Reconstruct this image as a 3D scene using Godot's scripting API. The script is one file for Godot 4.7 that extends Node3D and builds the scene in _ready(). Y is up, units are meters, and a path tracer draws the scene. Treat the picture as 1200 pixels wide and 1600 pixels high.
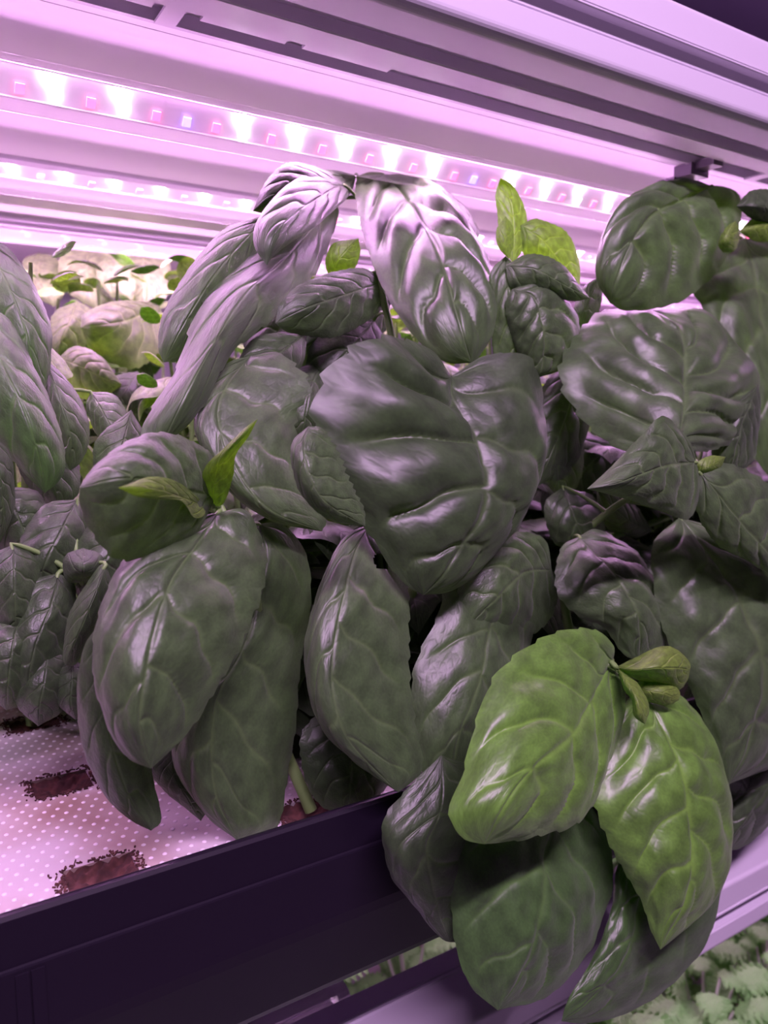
extends Node3D
# A tier of an indoor plant rack: basil in a black gutter under LED tubes. Metres, y up, x runs along the rack, the aisle is towards +z.

const PITCH := 0.608                      # height of one tier
const RAFT_Y := -0.2                      # top of the floating raft
const HOLE := Vector2(0.029, 0.023)       # opening for one growing plug
const X0 := -0.35
const X1 := 2.6

var rng := RandomNumberGenerator.new()
var vein_noise: Array[FastNoiseLite] = []
var leaf_look := {}
var names := {}
var diode_mesh: BoxMesh
var protos := []
var stems := {}


func _ready() -> void:
	rng.seed = 11
	# ------------------------------------------------------------ camera, air, lamps, exposure
	var cam := Camera3D.new()
	cam.name = "camera"
	cam.keep_aspect = Camera3D.KEEP_HEIGHT
	add_child(cam)
	cam.rotation = Vector3(-atan(160.0 / 1200.0), -atan(758.0 / 1200.0), 0.0)
	cam.near = 0.02
	cam.far = 60.0
	var lens := CameraAttributesPhysical.new()
	lens.frustum_focal_length = 18.0
	lens.frustum_focus_distance = 0.37
	lens.exposure_aperture = 7.0
	lens.frustum_near = 0.02
	lens.frustum_far = 60.0
	cam.attributes = lens
	cam.fov = rad_to_deg(2.0 * atan(800.0 / 1200.0))
	cam.current = true
	var env := Environment.new()
	env.background_mode = Environment.BG_COLOR
	env.background_color = Color(0.05, 0.03, 0.07)
	env.tonemap_mode = Environment.TONE_MAPPER_LINEAR
	env.tonemap_exposure = 1.0
	env.sdfgi_enabled = true
	env.ssao_enabled = true
	env.ssil_enabled = true
	var we := WorldEnvironment.new()
	we.name = "air"
	we.environment = env
	add_child(we)
	const TUBE_POWER := 0.30
	var tube_light := Color(1.0, 0.44, 1.04).linear_to_srgb()
	const AISLE_POWER := 7.4
	var aisle_light := Color(1.0, 0.62, 1.08).linear_to_srgb()

	make_noise()
	make_leaf_looks()

	# ------------------------------------------------------------ the room
	room()
	aisle_lamp(Vector3(-0.05, 1.15, 0.62), AISLE_POWER, aisle_light)

	# ------------------------------------------------------------ the rack
	var alu := metal(Color(0.80, 0.78, 0.82), 0.42)
	beam("shelf_beam", "white grooved metal beam along the front of the lamp panel, above the basil", Vector3(0, 0.19, -0.325), alu, true)
	beam("shelf_beam", "white grooved metal beam below the black gutter, behind the hanging leaves", Vector3(0, 0.19 - PITCH, -0.325), alu, false)
	panel("lamp_panel", "pale flat panel over the basil that the three lamp tubes hang under", 0.194)
	gutter("grow_gutter", "long black plastic gutter holding the white raft of basil", 0.0)
	gutter("grow_gutter", "black plastic gutter of the tier above, dark behind the upper beam", PITCH)
	raft("raft", "white dimpled raft with square planting holes lying in the black gutter", RAFT_Y)
	var tube_names := ["clear grow light tube nearest the beam, touching the top basil leaves", "clear grow light tube between the two others under the panel", "clear grow light tube farthest back, with bleached leaves just under it"]
	var tube_z := [-0.454, -0.625, -0.80]
	for i in 3:
		grow_lamp(tube_names[i], Vector3(0, 0.165, tube_z[i]), X0 + 0.02, 1.25, 0.1021 - 0.0177 * 2.0, TUBE_POWER * [1.15, 2.5, 4.5][i], tube_light, i, [50.0, 20.0, -40.0][i])
	grow_lamp("grow light tube under the black gutter, its shiny back seen from above", Vector3(0, 0.165 - PITCH, -0.464), X0 + 0.02, 0.256, 0.1, TUBE_POWER * 1.0, tube_light, 1, 0.0)
	grow_lamp("grow light tube over the kale, hidden behind the gutter", Vector3(0, 0.165 - PITCH, -0.625), X0 + 0.02, 1.6, 0.1, TUBE_POWER * 1.0, tube_light, 2, 38.0)
	plugs()

	# ------------------------------------------------------------ the basil
	basil()
	backdrop_basil()
	kale_tier()


# ================================================================ small helpers
func lin(r: float, g: float, b: float) -> Color:
	return Color(r, g, b).linear_to_srgb()


func tag(o: Node, label := "", category := "", group := "", kind := "") -> void:
	if label:
		o.set_meta("label", label)
	if category:
		o.set_meta("category", category)
	if group:
		o.set_meta("group", group)
	if kind:
		o.set_meta("kind", kind)


func numbered(called: String) -> String:
	names[called] = names.get(called, -1) + 1
	return called if names[called] == 0 else "%s_%03d" % [called, names[called]]


func thing(called: String, label: String, category: String, at: Vector3, group := "") -> Node3D:
	var o := Node3D.new()
	o.name = numbered(called)
	add_child(o)
	o.position = at
	tag(o, label, category, group)
	return o


func part(called: String, mesh: Mesh, m: Material, parent: Node, at := Vector3.ZERO) -> MeshInstance3D:
	var o := MeshInstance3D.new()
	var count: int = parent.get_meta("n_" + called, 0)
	parent.set_meta("n_" + called, count + 1)
	o.name = called if count == 0 else "%s_%03d" % [called, count]
	o.mesh = mesh
	o.material_override = m
	o.position = at
	parent.add_child(o, true)
	return o


func metal(c: Color, rough: float) -> StandardMaterial3D:
	var m := StandardMaterial3D.new()
	m.albedo_color = c
	m.metallic = 0.0
	m.roughness = rough
	m.metallic_specular = 0.6
	return m


func plain(c: Color, rough: float, spec := 0.5) -> StandardMaterial3D:
	var m := StandardMaterial3D.new()
	m.albedo_color = c
	m.roughness = rough
	m.metallic_specular = spec
	return m


func quad(st: SurfaceTool, a: Vector3, b: Vector3, c: Vector3, d: Vector3) -> void:
	# a, b, c, d anticlockwise seen from outside
	for p: Vector3 in [a, c, b, a, d, c]:
		st.add_vertex(p)


func box(st: SurfaceTool, lo: Vector3, hi: Vector3) -> void:
	var p := []
	for i in 8:
		p.append(Vector3(hi.x if i & 1 else lo.x, hi.y if i & 2 else lo.y, hi.z if i & 4 else lo.z))
	quad(st, p[4], p[5], p[7], p[6])
	quad(st, p[1], p[0], p[2], p[3])
	quad(st, p[5], p[1], p[3], p[7])
	quad(st, p[0], p[4], p[6], p[2])
	quad(st, p[6], p[7], p[3], p[2])
	quad(st, p[0], p[1], p[5], p[4])


func begin() -> SurfaceTool:
	var st := SurfaceTool.new()
	st.begin(Mesh.PRIMITIVE_TRIANGLES)
	st.set_smooth_group(-1)
	return st


func done(st: SurfaceTool) -> ArrayMesh:
	st.generate_normals()
	return st.commit()


func extrude(profile: PackedVector2Array, x0: float, x1: float) -> ArrayMesh:
	# profile holds (z, y), turning anticlockwise when seen from +x with z to the left
	var st := begin()
	var n := profile.size()
	for i in n:
		var a := profile[i]
		var b := profile[(i + 1) % n]
		quad(st, Vector3(x0, a.y, a.x), Vector3(x1, a.y, a.x), Vector3(x1, b.y, b.x), Vector3(x0, b.y, b.x))
	var tri := Geometry2D.triangulate_polygon(profile)
	for e: float in [x0, x1]:
		for k in range(0, tri.size(), 3):
			for j in 3:
				var q := profile[tri[k + (j if e == x0 else 2 - j)]]
				st.add_vertex(Vector3(e, q.y, q.x))
	return done(st)


func tube(path: PackedVector3Array, r0: float, r1: float, sides := 8) -> ArrayMesh:
	var st := SurfaceTool.new()
	st.begin(Mesh.PRIMITIVE_TRIANGLES)
	var n := path.size()
	var side := Vector3.RIGHT
	for i in n:
		var t := (path[mini(i + 1, n - 1)] - path[maxi(i - 1, 0)]).normalized()
		side = (side - t * side.dot(t)).normalized()
		if side.length() < 0.5:
			side = t.cross(Vector3.UP).normalized()
		var up := t.cross(side)
		var r := lerpf(r0, r1, float(i) / (n - 1))
		for k in sides:
			var a := TAU * k / sides
			var d := side * cos(a) + up * sin(a)
			st.set_normal(d)
			st.add_vertex(path[i] + d * r)
	for i in n - 1:
		for k in sides:
			var a := i * sides + k
			var b := i * sides + (k + 1) % sides
			for v: int in [a, a + sides, b, b, a + sides, b + sides]:
				st.add_index(v)
	return st.commit()


func spline(pts: PackedVector3Array, n: int) -> PackedVector3Array:
	# Catmull-Rom through pts, n + 1 points evenly spaced along it
	var dense := PackedVector3Array()
	var last := pts.size() - 1
	for i in last:
		var p0 := pts[maxi(i - 1, 0)]
		var p3 := pts[mini(i + 2, last)]
		if i == 0:
			p0 = pts[0] * 2.0 - pts[1]
		if i == last - 1:
			p3 = pts[last] * 2.0 - pts[last - 1]
		for k in 14:
			dense.append(pts[i].cubic_interpolate(pts[i + 1], p0, p3, k / 14.0))
	dense.append(pts[last])
	var along := PackedFloat32Array([0.0])
	for i in dense.size() - 1:
		along.append(along[i] + dense[i].distance_to(dense[i + 1]))
	var out := PackedVector3Array()
	var j := 0
	for i in n + 1:
		var want := along[-1] * i / n
		while j < along.size() - 2 and along[j + 1] < want:
			j += 1
		out.append(dense[j].lerp(dense[j + 1], clampf((want - along[j]) / maxf(along[j + 1] - along[j], 1e-7), 0.0, 1.0)))
	return out


# ================================================================ leaves
func make_noise() -> void:
	for k in 3:
		var n := FastNoiseLite.new()
		n.seed = 40 + k * 7
		n.frequency = 0.03
		n.fractal_octaves = 2
		vein_noise.append(n)


func vein(u: float, v: float, k: int) -> Vector2:
	# x: how deep in a vein groove (midrib and side veins), y: height of the blade between the veins
	var av := absf(v)
	var side := 0.0 if v < 0.0 else 0.045 + 0.02 * k
	var s := u - 0.30 * pow(av, 1.25) * (1.2 - 0.45 * u) + 0.10 + side
	var phase := s * (4.6 + 0.45 * k) + 0.42 * vein_noise[k].get_noise_2d(u * 55.0 + (300.0 if v > 0.0 else 0.0), av * 30.0)
	var f := absf(phase - roundf(phase))
	var fade := (1.0 - smoothstep(0.62, 0.95, av)) * (1.0 - smoothstep(0.8, 0.97, u)) * smoothstep(0.0, 0.06, u)
	var groove := exp(-pow(f / 0.055, 2.0)) * fade
	var mid := exp(-pow(av / 0.035, 2.0)) * (1.0 - smoothstep(0.85, 1.0, u) * 0.7)
	var dome := pow(sin(phase * PI) * sin(phase * PI) + 0.015, 0.36)
	dome = lerpf(0.75, dome, fade) * pow(av, 0.55) * (1.0 - 0.55 * pow(av, 4.0))
	return Vector2(maxf(groove, mid), dome * (1.0 - mid))


func make_leaf_looks() -> void:
	var cells := FastNoiseLite.new()
	cells.noise_type = FastNoiseLite.TYPE_CELLULAR
	cells.cellular_return_type = FastNoiseLite.RETURN_DISTANCE2_SUB
	cells.frequency = 0.055
	cells.fractal_type = FastNoiseLite.FRACTAL_NONE
	var fine := FastNoiseLite.new()
	fine.frequency = 0.16
	fine.fractal_octaves = 3
	var blotch := FastNoiseLite.new()
	blotch.frequency = 0.018
	blotch.fractal_octaves = 3
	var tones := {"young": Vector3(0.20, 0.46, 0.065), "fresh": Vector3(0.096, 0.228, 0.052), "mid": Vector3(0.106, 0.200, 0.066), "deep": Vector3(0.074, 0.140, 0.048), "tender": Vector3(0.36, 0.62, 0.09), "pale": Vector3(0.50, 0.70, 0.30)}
	for k in 3:
		const W := 320
		const H := 480
		var color := Image.create_empty(W, H, false, Image.FORMAT_RGB8)
		var relief := Image.create_empty(W, H, false, Image.FORMAT_RF)
		for y in H:
			for x in W:
				var u := (y + 0.5) / H
				var g := vein(u, (x + 0.5) / W * 2.0 - 1.0, k)
				var net := clampf((cells.get_noise_2d(x * 1.15 + k * 900.0, y * 1.15) + 1.0) * 1.3, 0.0, 1.0)
				var grain := fine.get_noise_2d(x + k * 500.0, y)
				var tone := 0.74 * (1.0 + 0.22 * blotch.get_noise_2d(x + k * 333.0, y) + 0.10 * grain)
				var pale := clampf(g.x * 0.55 + (1.0 - smoothstep(0.0, 0.22, net)) * 0.10, 0.0, 1.0)
				color.set_pixel(x, y, Color(lerpf(tone, 1.0, pale), lerpf(tone, 0.97, pale), lerpf(tone, 0.95, pale)))
				relief.set_pixel(x, y, Color(0.80 * (1.0 - g.x) + 0.10 * smoothstep(0.0, 0.6, net) + 0.04 * grain, 0, 0))
		var ct := ImageTexture.create_from_image(color)
		var rt := ImageTexture.create_from_image(relief)
		for t: String in tones:
			var m := StandardMaterial3D.new()
			var c: Vector3 = tones[t]
			m.resource_name = t + "_leaf"
			m.albedo_color = lin(c.x, c.y, c.z)
			m.albedo_texture = ct
			m.roughness = 0.40 if t == "young" else 0.44
			m.metallic_specular = 0.6
			m.heightmap_enabled = true
			m.heightmap_texture = rt
			m.heightmap_scale = 0.055
			m.rim_enabled = true
			m.rim = 0.25
			m.rim_tint = 0.2
			m.backlight_enabled = true
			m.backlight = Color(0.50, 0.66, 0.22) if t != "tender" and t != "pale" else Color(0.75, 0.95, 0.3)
			m.cull_mode = BaseMaterial3D.CULL_DISABLED
			leaf_look[t + str(k)] = m


func leaf_mesh(l: PackedVector3Array, m: PackedVector3Array, r: PackedVector3Array, k: int, o := {}) -> ArrayMesh:
	# A blade spanned by its left edge, midrib and right edge (each from base to tip), quilted between the veins.
	var nu: int = o.get("nu", 24)
	var nv: int = o.get("nv", 14)
	var quilt: float = o.get("quilt", 1.0)
	var teeth: float = o.get("teeth", 0.5)
	var mixing: float = o.get("mix", 0.6)
	var puff: Vector2 = o.get("puff", Vector2.ONE)
	var hint: Vector3 = o.get("up", Vector3(-0.3, 0.6, 1.0))
	var hole: Array = o.get("hole", [])
	l = spline(l, nu)
	m = spline(m, nu)
	r = spline(r, nu)
	var wide := 0.0
	for i in nu + 1:
		wide = maxf(wide, l[i].distance_to(r[i]) * 0.5)
	var c := nv + 1
	var flat := PackedVector3Array()
	for i in nu + 1:
		var u := float(i) / nu
		var a := (r[i] - l[i]) * 0.5
		var b := (r[i] + l[i]) * 0.5 - m[i]
		for j in c:
			var v := 2.0 * j / nv - 1.0
			var w := v
			if teeth > 0.0:
				var saw := fposmod(u * (11.0 + 2.0 * k) + (0.3 if v > 0.0 else 0.0), 1.0)
				w = v * (1.0 + teeth * 0.075 * (saw - 0.6) * smoothstep(0.75, 1.0, absf(v)) * smoothstep(0.1, 0.2, u))
			var straight := m[i] + (r[i] - m[i]) * w if w > 0.0 else m[i] + (m[i] - l[i]) * w
			flat.append(straight.lerp(m[i] + a * w + b * w * w, mixing))
	var normal := normals_of(flat, nu, nv)
	if normal[(nu / 2) * c + nv / 2].dot(hint) < 0.0:
		for i in normal.size():
			normal[i] = -normal[i]
	var bent := PackedVector3Array()
	var uv := PackedVector2Array()
	var wave: float = o.get("wave", 1.0)
	for i in nu + 1:
		var u := float(i) / nu
		var half := l[i].distance_to(r[i]) * 0.5
		for j in c:
			var v := 2.0 * j / nv - 1.0
			var g := vein(u, v, k)
			var amp := quilt * 0.075 * minf(half * 1.25, wide) * (puff.x if v < 0.0 else puff.y)
			var h := amp * (g.y - 0.18 * g.x) + wave * half * (0.05 * vein_noise[k].get_noise_2d(u * 70.0 + 900.0, v * 26.0) + 0.028 * vein_noise[k].get_noise_2d(u * 190.0 - 700.0, v * 75.0))
			bent.append(flat[i * c + j] + normal[i * c + j] * h)
			uv.append(Vector2(0.5 + 0.5 * v, u))
	var shade := normals_of(bent, nu, nv)
	var flip := shade[(nu / 2) * c + nv / 2].dot(normal[(nu / 2) * c + nv / 2]) < 0.0
	if flip:
		for i in shade.size():
			shade[i] = -shade[i]
	var index := PackedInt32Array()
	for i in nu:
		for j in nv:
			if hole:
				var du: float = ((i + 0.5) / nu - hole[0]) / hole[2]
				var dv: float = (2.0 * (j + 0.5) / nv - 1.0 - hole[1]) / hole[3]
				if du * du + dv * dv < 1.0:
					continue
			var p := i * c + j
			var q := [p, p + 1, p + c, p + 1, p + c + 1, p + c] if not flip else [p, p + c, p + 1, p + 1, p + c, p + c + 1]
			index.append_array(PackedInt32Array(q))
	var arrays := []
	arrays.resize(Mesh.ARRAY_MAX)
	arrays[Mesh.ARRAY_VERTEX] = bent
	arrays[Mesh.ARRAY_NORMAL] = shade
	arrays[Mesh.ARRAY_TEX_UV] = uv
	arrays[Mesh.ARRAY_INDEX] = index
	var mesh := ArrayMesh.new()
	mesh.add_surface_from_arrays(Mesh.PRIMITIVE_TRIANGLES, arrays)
	return mesh


func normals_of(p: PackedVector3Array, nu: int, nv: int) -> PackedVector3Array:
	var c := nv + 1
	var out := PackedVector3Array()
	out.resize(p.size())
	for i in nu + 1:
		for j in c:
			var du := p[mini(i + 1, nu) * c + j] - p[maxi(i - 1, 0) * c + j]
			var dv := p[i * c + mini(j + 1, nv)] - p[i * c + maxi(j - 1, 0)]
			if dv.length() < 1e-5:
				var ii := clampi(i, 1, nu - 1)
				dv = p[ii * c + mini(j + 1, nv)] - p[ii * c + maxi(j - 1, 0)]
			out[i * c + j] = du.cross(dv).normalized()
	return out


func mm(a: Array) -> PackedVector3Array:
	var out := PackedVector3Array()
	for i in range(0, a.size(), 3):
		out.append(Vector3(a[i], a[i + 1], a[i + 2]) * 0.001)
	return out


func plant(called: String, label: String, at: Vector3, group := "") -> Node3D:
	return thing(called, label, "basil", at, group)


func stem(p: Node3D, a: Array) -> void:
	# points in millimetres from the planting hole upwards
	var path := PackedVector3Array([p.position])
	path.append_array(mm(a))
	path = spline(path, 30)
	stems[p] = path
	var local := PackedVector3Array()
	for q in path:
		local.append(q - p.position)
	part("stem", tube(local, 0.0034, 0.0017, 8), stem_look(), p)


func shoot(p: Node3D, a: Array) -> void:
	# a second stem that leaves the first one
	var path := spline(mm(a), 24)
	var local := PackedVector3Array()
	for q in path:
		local.append(q - p.position)
	stems[p].append_array(path)
	part("stem", tube(local, 0.0026, 0.0015, 8), stem_look(), p)


func stem_look() -> StandardMaterial3D:
	if not leaf_look.has("stem"):
		var m := plain(lin(0.16, 0.27, 0.08), 0.5)
		m.backlight_enabled = true
		m.backlight = Color(0.3, 0.4, 0.1)
		leaf_look["stem"] = m
	return leaf_look["stem"]


func leaf(p: Node3D, tone: String, k: int, ends: Array, left: Array, middle: Array, right: Array, o := {}) -> void:
	# ends: base and tip; the three curves run between them (millimetres)
	var e := mm(ends)
	var curves := []
	for a: Array in [left, middle, right]:
		var pts := PackedVector3Array([e[0] - p.position])
		for q in mm(a):
			pts.append(q - p.position)
		pts.append(e[1] - p.position)
		curves.append(pts)
	var it := part("leaf", leaf_mesh(curves[0], curves[1], curves[2], k, o), leaf_look[tone + str(k)], p)
	if o.has("label"):
		it.set_meta("label", o.label)
	if not stems.has(p):
		return
	var near: Vector3 = stems[p][0]
	for q: Vector3 in stems[p]:
		var away := q + Vector3(0, 0.006, 0)
		if away.distance_to(e[0]) < near.distance_to(e[0]):
			near = q
	if near.distance_to(e[0]) > 0.001 and near.distance_to(e[0]) < 0.05:
		var along := (mm(middle)[0] - e[0]).normalized() * 0.004
		var pts := spline(PackedVector3Array([near - p.position, (near + e[0]) * 0.5 - p.position + Vector3(0, 0.002, -0.002), e[0] - p.position, e[0] + along - p.position - Vector3(0, 0, 0.0012)]), 10)
		part("petiole", tube(pts, 0.0014, 0.0010, 6), stem_look(), it)


func basil() -> void:
	var p: Node3D
	p = plant("basil_plant", "basil plant with bright glossy sprig hanging over the black gutter rim", Vector3(0.263, RAFT_Y, -0.327))
	stem(p, [260.4, -184.9, -330, 304.1, -141.6, -310, 331.7, -143.2, -285])
	leaf(p, "young", 0, [344.8, -145.4, -295, 191.3, -176.1, -226], [340, -134.3, -291.4, 312.5, -118.8, -284.1, 266.7, -112.7, -272.3, 223.7, -119.3, -258.3, 203, -134.6, -247.3, 188.7, -150.2, -237.9, 177.7, -161.2, -232, 181.8, -171.4, -228.7], [306, -146.8, -270.9, 262.2, -150.3, -244.8, 223, -149.2, -227.5, 196.4, -156.8, -219.5], [345.4, -156.3, -288.4, 336.6, -168.7, -279.3, 312.1, -183.7, -265.3, 291.4, -191.9, -255.5, 264.8, -197.1, -245.2, 225.6, -187.3, -234.8], {"nu": 72, "nv": 56, "quilt": 1.1, "teeth": 0.5, "label": "bright fresh green leaf"})
	leaf(p, "fresh", 1, [301.8, -204.1, -290, 224.5, -285.9, -253], [244, -188.9, -282.5, 212.3, -201.4, -275, 206.2, -228.1, -267.4, 205.1, -250.4, -261.6, 211.1, -270.4, -257.1], [281.9, -212.4, -275.5, 264.2, -225.3, -262.6, 251.1, -242.8, -252.8, 237.7, -263.6, -248.5], [319, -222.6, -286.3, 328.5, -246.3, -280.8, 323.6, -274.3, -273.7, 308.7, -287.3, -268.9, 283, -298.3, -262.7, 252.9, -296.2, -257.7], {"nu": 70, "nv": 52, "quilt": 0.55, "teeth": 0.25})
	leaf(p, "young", 2, [357.2, -162.6, -285, 334, -293.4, -245], [336.5, -169.6, -281.9, 315.9, -190.2, -274.7, 301.9, -206.1, -268.8, 311.4, -236.1, -260.3, 324.9, -263.6, -253, 329.6, -281.7, -248.5], [354.8, -174.8, -268.9, 354, -193.6, -254.5, 352.8, -215, -244.1, 350.2, -237.4, -238.5, 344.3, -260.8, -237.1], [388.9, -171.8, -281.1, 412.4, -200.1, -274.8, 424.2, -233.9, -267.9, 414.5, -265.7, -260.6, 396.6, -285.9, -255, 364.2, -293.1, -249.8], {"nu": 72, "nv": 56, "quilt": 1.15, "teeth": 0.5, "label": "glossy fresh green leaf"})
	leaf(p, "fresh", 0, [381.3, -258.9, -285, 277.2, -322.9, -262], [340.9, -258.7, -277.8, 324.8, -280.9, -270.7, 302.2, -299.7, -265.2, 282.4, -312.2, -262.5], [347.9, -276.3, -268.9, 328.6, -295.9, -260.8, 305.4, -311.5, -257.9], [443.2, -294.7, -281.7, 436.1, -331.1, -277.8, 402.8, -349.7, -273.8, 353.3, -351.9, -269.1, 304.4, -338.2, -264.9], {"nu": 61, "nv": 44, "quilt": 0.35, "teeth": 0.2})
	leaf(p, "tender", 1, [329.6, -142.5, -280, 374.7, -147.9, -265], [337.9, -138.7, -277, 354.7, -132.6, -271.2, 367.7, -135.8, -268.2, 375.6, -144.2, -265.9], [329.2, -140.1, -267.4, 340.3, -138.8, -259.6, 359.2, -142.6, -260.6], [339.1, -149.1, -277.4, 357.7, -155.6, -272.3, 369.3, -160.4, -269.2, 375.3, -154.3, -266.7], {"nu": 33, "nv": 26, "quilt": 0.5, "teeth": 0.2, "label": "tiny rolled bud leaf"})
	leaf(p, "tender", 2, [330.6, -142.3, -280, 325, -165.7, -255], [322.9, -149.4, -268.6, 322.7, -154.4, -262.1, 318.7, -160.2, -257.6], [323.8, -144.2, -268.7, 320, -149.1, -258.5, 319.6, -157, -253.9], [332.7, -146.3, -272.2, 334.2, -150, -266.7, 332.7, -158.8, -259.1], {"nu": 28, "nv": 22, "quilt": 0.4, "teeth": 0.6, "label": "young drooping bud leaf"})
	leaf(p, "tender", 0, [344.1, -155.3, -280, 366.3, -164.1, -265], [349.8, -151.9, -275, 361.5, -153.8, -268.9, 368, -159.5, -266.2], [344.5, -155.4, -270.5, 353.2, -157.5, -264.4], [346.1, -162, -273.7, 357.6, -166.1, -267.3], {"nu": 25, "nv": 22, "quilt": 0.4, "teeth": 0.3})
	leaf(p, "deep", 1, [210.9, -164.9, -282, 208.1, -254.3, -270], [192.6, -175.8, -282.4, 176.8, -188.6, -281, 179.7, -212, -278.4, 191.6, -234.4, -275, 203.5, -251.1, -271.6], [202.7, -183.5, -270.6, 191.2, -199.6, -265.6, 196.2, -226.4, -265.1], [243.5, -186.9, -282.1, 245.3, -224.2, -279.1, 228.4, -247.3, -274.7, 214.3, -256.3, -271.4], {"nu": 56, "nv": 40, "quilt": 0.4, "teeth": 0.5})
	p = plant("basil_plant", "tall basil plant with a big heart-shaped leaf and blistered leaf under the lamp", Vector3(0.263, RAFT_Y, -0.420))
	stem(p, [258.7, -132.8, -380, 264.9, -23.3, -390, 260.6, 86.9, -420, 288.2, 162, -490])
	leaf(p, "mid", 2, [199.6, -58, -330, 187.9, -178.8, -285], [183.5, -61.9, -325.9, 165.4, -79.7, -317.5, 153.1, -102.1, -308.5, 150.4, -123.7, -301.1, 154.8, -143.2, -295, 169.1, -161.2, -289.7], [184.2, -67.6, -317.1, 167.9, -85.9, -301, 156.4, -104.9, -288.8, 152.4, -123.8, -281.8, 158.9, -144.8, -279], [209.1, -71.8, -323.7, 213.4, -90.1, -316, 209.3, -113.9, -306.9, 203.5, -136.7, -298.7, 203.9, -157.5, -292.4, 203.4, -173.7, -288.3], {"nu": 70, "nv": 52, "quilt": 0.7, "teeth": 0.5, "hole": [0.17, 0.62, 0.035, 0.16], "label": "leaf with a chewed hole near its base"})
	leaf(p, "mid", 0, [305.4, -100.7, -340, 229.6, -194.3, -300], [253.6, -92.1, -331.3, 239.8, -109.4, -325.3, 217.4, -134.7, -316.2, 212.3, -162.1, -308.6, 215, -183.2, -303.6], [276.9, -113.4, -322.4, 253.4, -138, -304.5, 232.6, -165.5, -295.9], [316.8, -123.1, -332.6, 308.8, -139.3, -326.7, 285.9, -166.5, -315.9, 253.3, -190.2, -305.2], {"nu": 61, "nv": 44, "quilt": 0.6, "teeth": 0.5})
	leaf(p, "mid", 1, [337.9, -98.5, -340, 253.7, -119.2, -320], [328.4, -77.9, -337.7, 299.5, -71.1, -334.3, 273.4, -79.2, -330.3, 253.7, -95.4, -325.6], [302.8, -94, -326.2, 273, -103.2, -316.6], [341.6, -114.7, -337.5, 326.1, -129.8, -333.3, 289.9, -136.1, -326.9], {"nu": 56, "nv": 40, "quilt": 0.6, "teeth": 0.5})
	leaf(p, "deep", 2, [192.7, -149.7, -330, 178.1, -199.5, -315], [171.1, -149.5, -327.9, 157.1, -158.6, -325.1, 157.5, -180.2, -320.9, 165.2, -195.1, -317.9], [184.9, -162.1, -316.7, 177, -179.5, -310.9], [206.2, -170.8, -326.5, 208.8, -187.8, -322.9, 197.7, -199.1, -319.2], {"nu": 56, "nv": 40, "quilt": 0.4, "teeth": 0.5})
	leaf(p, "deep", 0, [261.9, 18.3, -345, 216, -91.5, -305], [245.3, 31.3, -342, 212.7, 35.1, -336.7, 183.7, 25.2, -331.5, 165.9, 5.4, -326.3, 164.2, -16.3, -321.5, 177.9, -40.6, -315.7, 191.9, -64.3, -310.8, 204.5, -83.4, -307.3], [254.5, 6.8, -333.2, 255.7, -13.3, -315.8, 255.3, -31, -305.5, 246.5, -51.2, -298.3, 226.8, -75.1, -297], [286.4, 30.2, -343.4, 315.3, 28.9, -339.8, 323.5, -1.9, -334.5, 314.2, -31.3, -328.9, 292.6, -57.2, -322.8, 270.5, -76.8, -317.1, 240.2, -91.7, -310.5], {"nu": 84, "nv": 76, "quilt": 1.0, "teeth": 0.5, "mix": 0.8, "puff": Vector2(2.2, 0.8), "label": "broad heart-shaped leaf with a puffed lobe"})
	leaf(p, "mid", 1, [314.7, 171.1, -500, 280.3, 26.4, -350], [278.5, 153.8, -476.2, 263.4, 123.5, -448, 252.1, 84.7, -410, 250.6, 51.1, -377.5, 263, 28.3, -356.7], [302.8, 138.7, -447.1, 286.8, 100.2, -395.4, 274.2, 69.1, -363.2, 270.9, 42.5, -347.3], [326.7, 159.5, -462.5, 327.8, 125.6, -421.7, 320, 85.4, -385, 303, 49, -360.8, 287, 30.7, -352], {"nu": 78, "nv": 64, "quilt": 3.0, "teeth": 0.2, "label": "blistered leaf close under the lamp"})
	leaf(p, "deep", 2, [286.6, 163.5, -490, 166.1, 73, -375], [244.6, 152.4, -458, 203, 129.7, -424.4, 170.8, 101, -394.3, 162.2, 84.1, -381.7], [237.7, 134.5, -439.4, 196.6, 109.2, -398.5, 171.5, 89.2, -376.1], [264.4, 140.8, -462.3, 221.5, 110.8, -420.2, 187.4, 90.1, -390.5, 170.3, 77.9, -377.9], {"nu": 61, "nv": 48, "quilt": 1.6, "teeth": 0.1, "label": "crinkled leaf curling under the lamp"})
	leaf(p, "mid", 0, [259.5, 138.7, -480, 96.4, -16.6, -335], [207.5, 111.4, -445.5, 163.2, 79.1, -410.3, 132.7, 51.4, -382.7, 110.1, 17.5, -355.3, 89.4, -8.8, -338.4], [202.4, 90.8, -421.9, 158.3, 60.4, -381.4, 129.6, 32.6, -352, 107.5, 5.5, -333.5], [260.9, 129.7, -470.1, 220.1, 80.4, -426.5, 171.8, 45.8, -388.6, 142.9, 27.6, -367.2, 117.2, -1.4, -344.3], {"nu": 84, "nv": 56, "quilt": 0.55, "teeth": 1.3, "label": "long drooping leaf with a toothed edge"})
	leaf(p, "mid", 1, [200.9, 117.7, -440, 112.8, 22.9, -380], [184.1, 109.8, -431.6, 161.5, 99.5, -419.8, 138.6, 77.1, -404.6, 117.4, 50.5, -389.8, 111, 31, -382.5], [171.7, 94.3, -414.7, 144.5, 68.8, -392.6, 122.2, 40.4, -378.6], [192.5, 94.2, -426.8, 169.6, 70.2, -411.1, 142.3, 42.9, -393.6, 123.3, 25.3, -383.7], {"nu": 56, "nv": 40, "quilt": 0.5, "teeth": 0.5})
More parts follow.
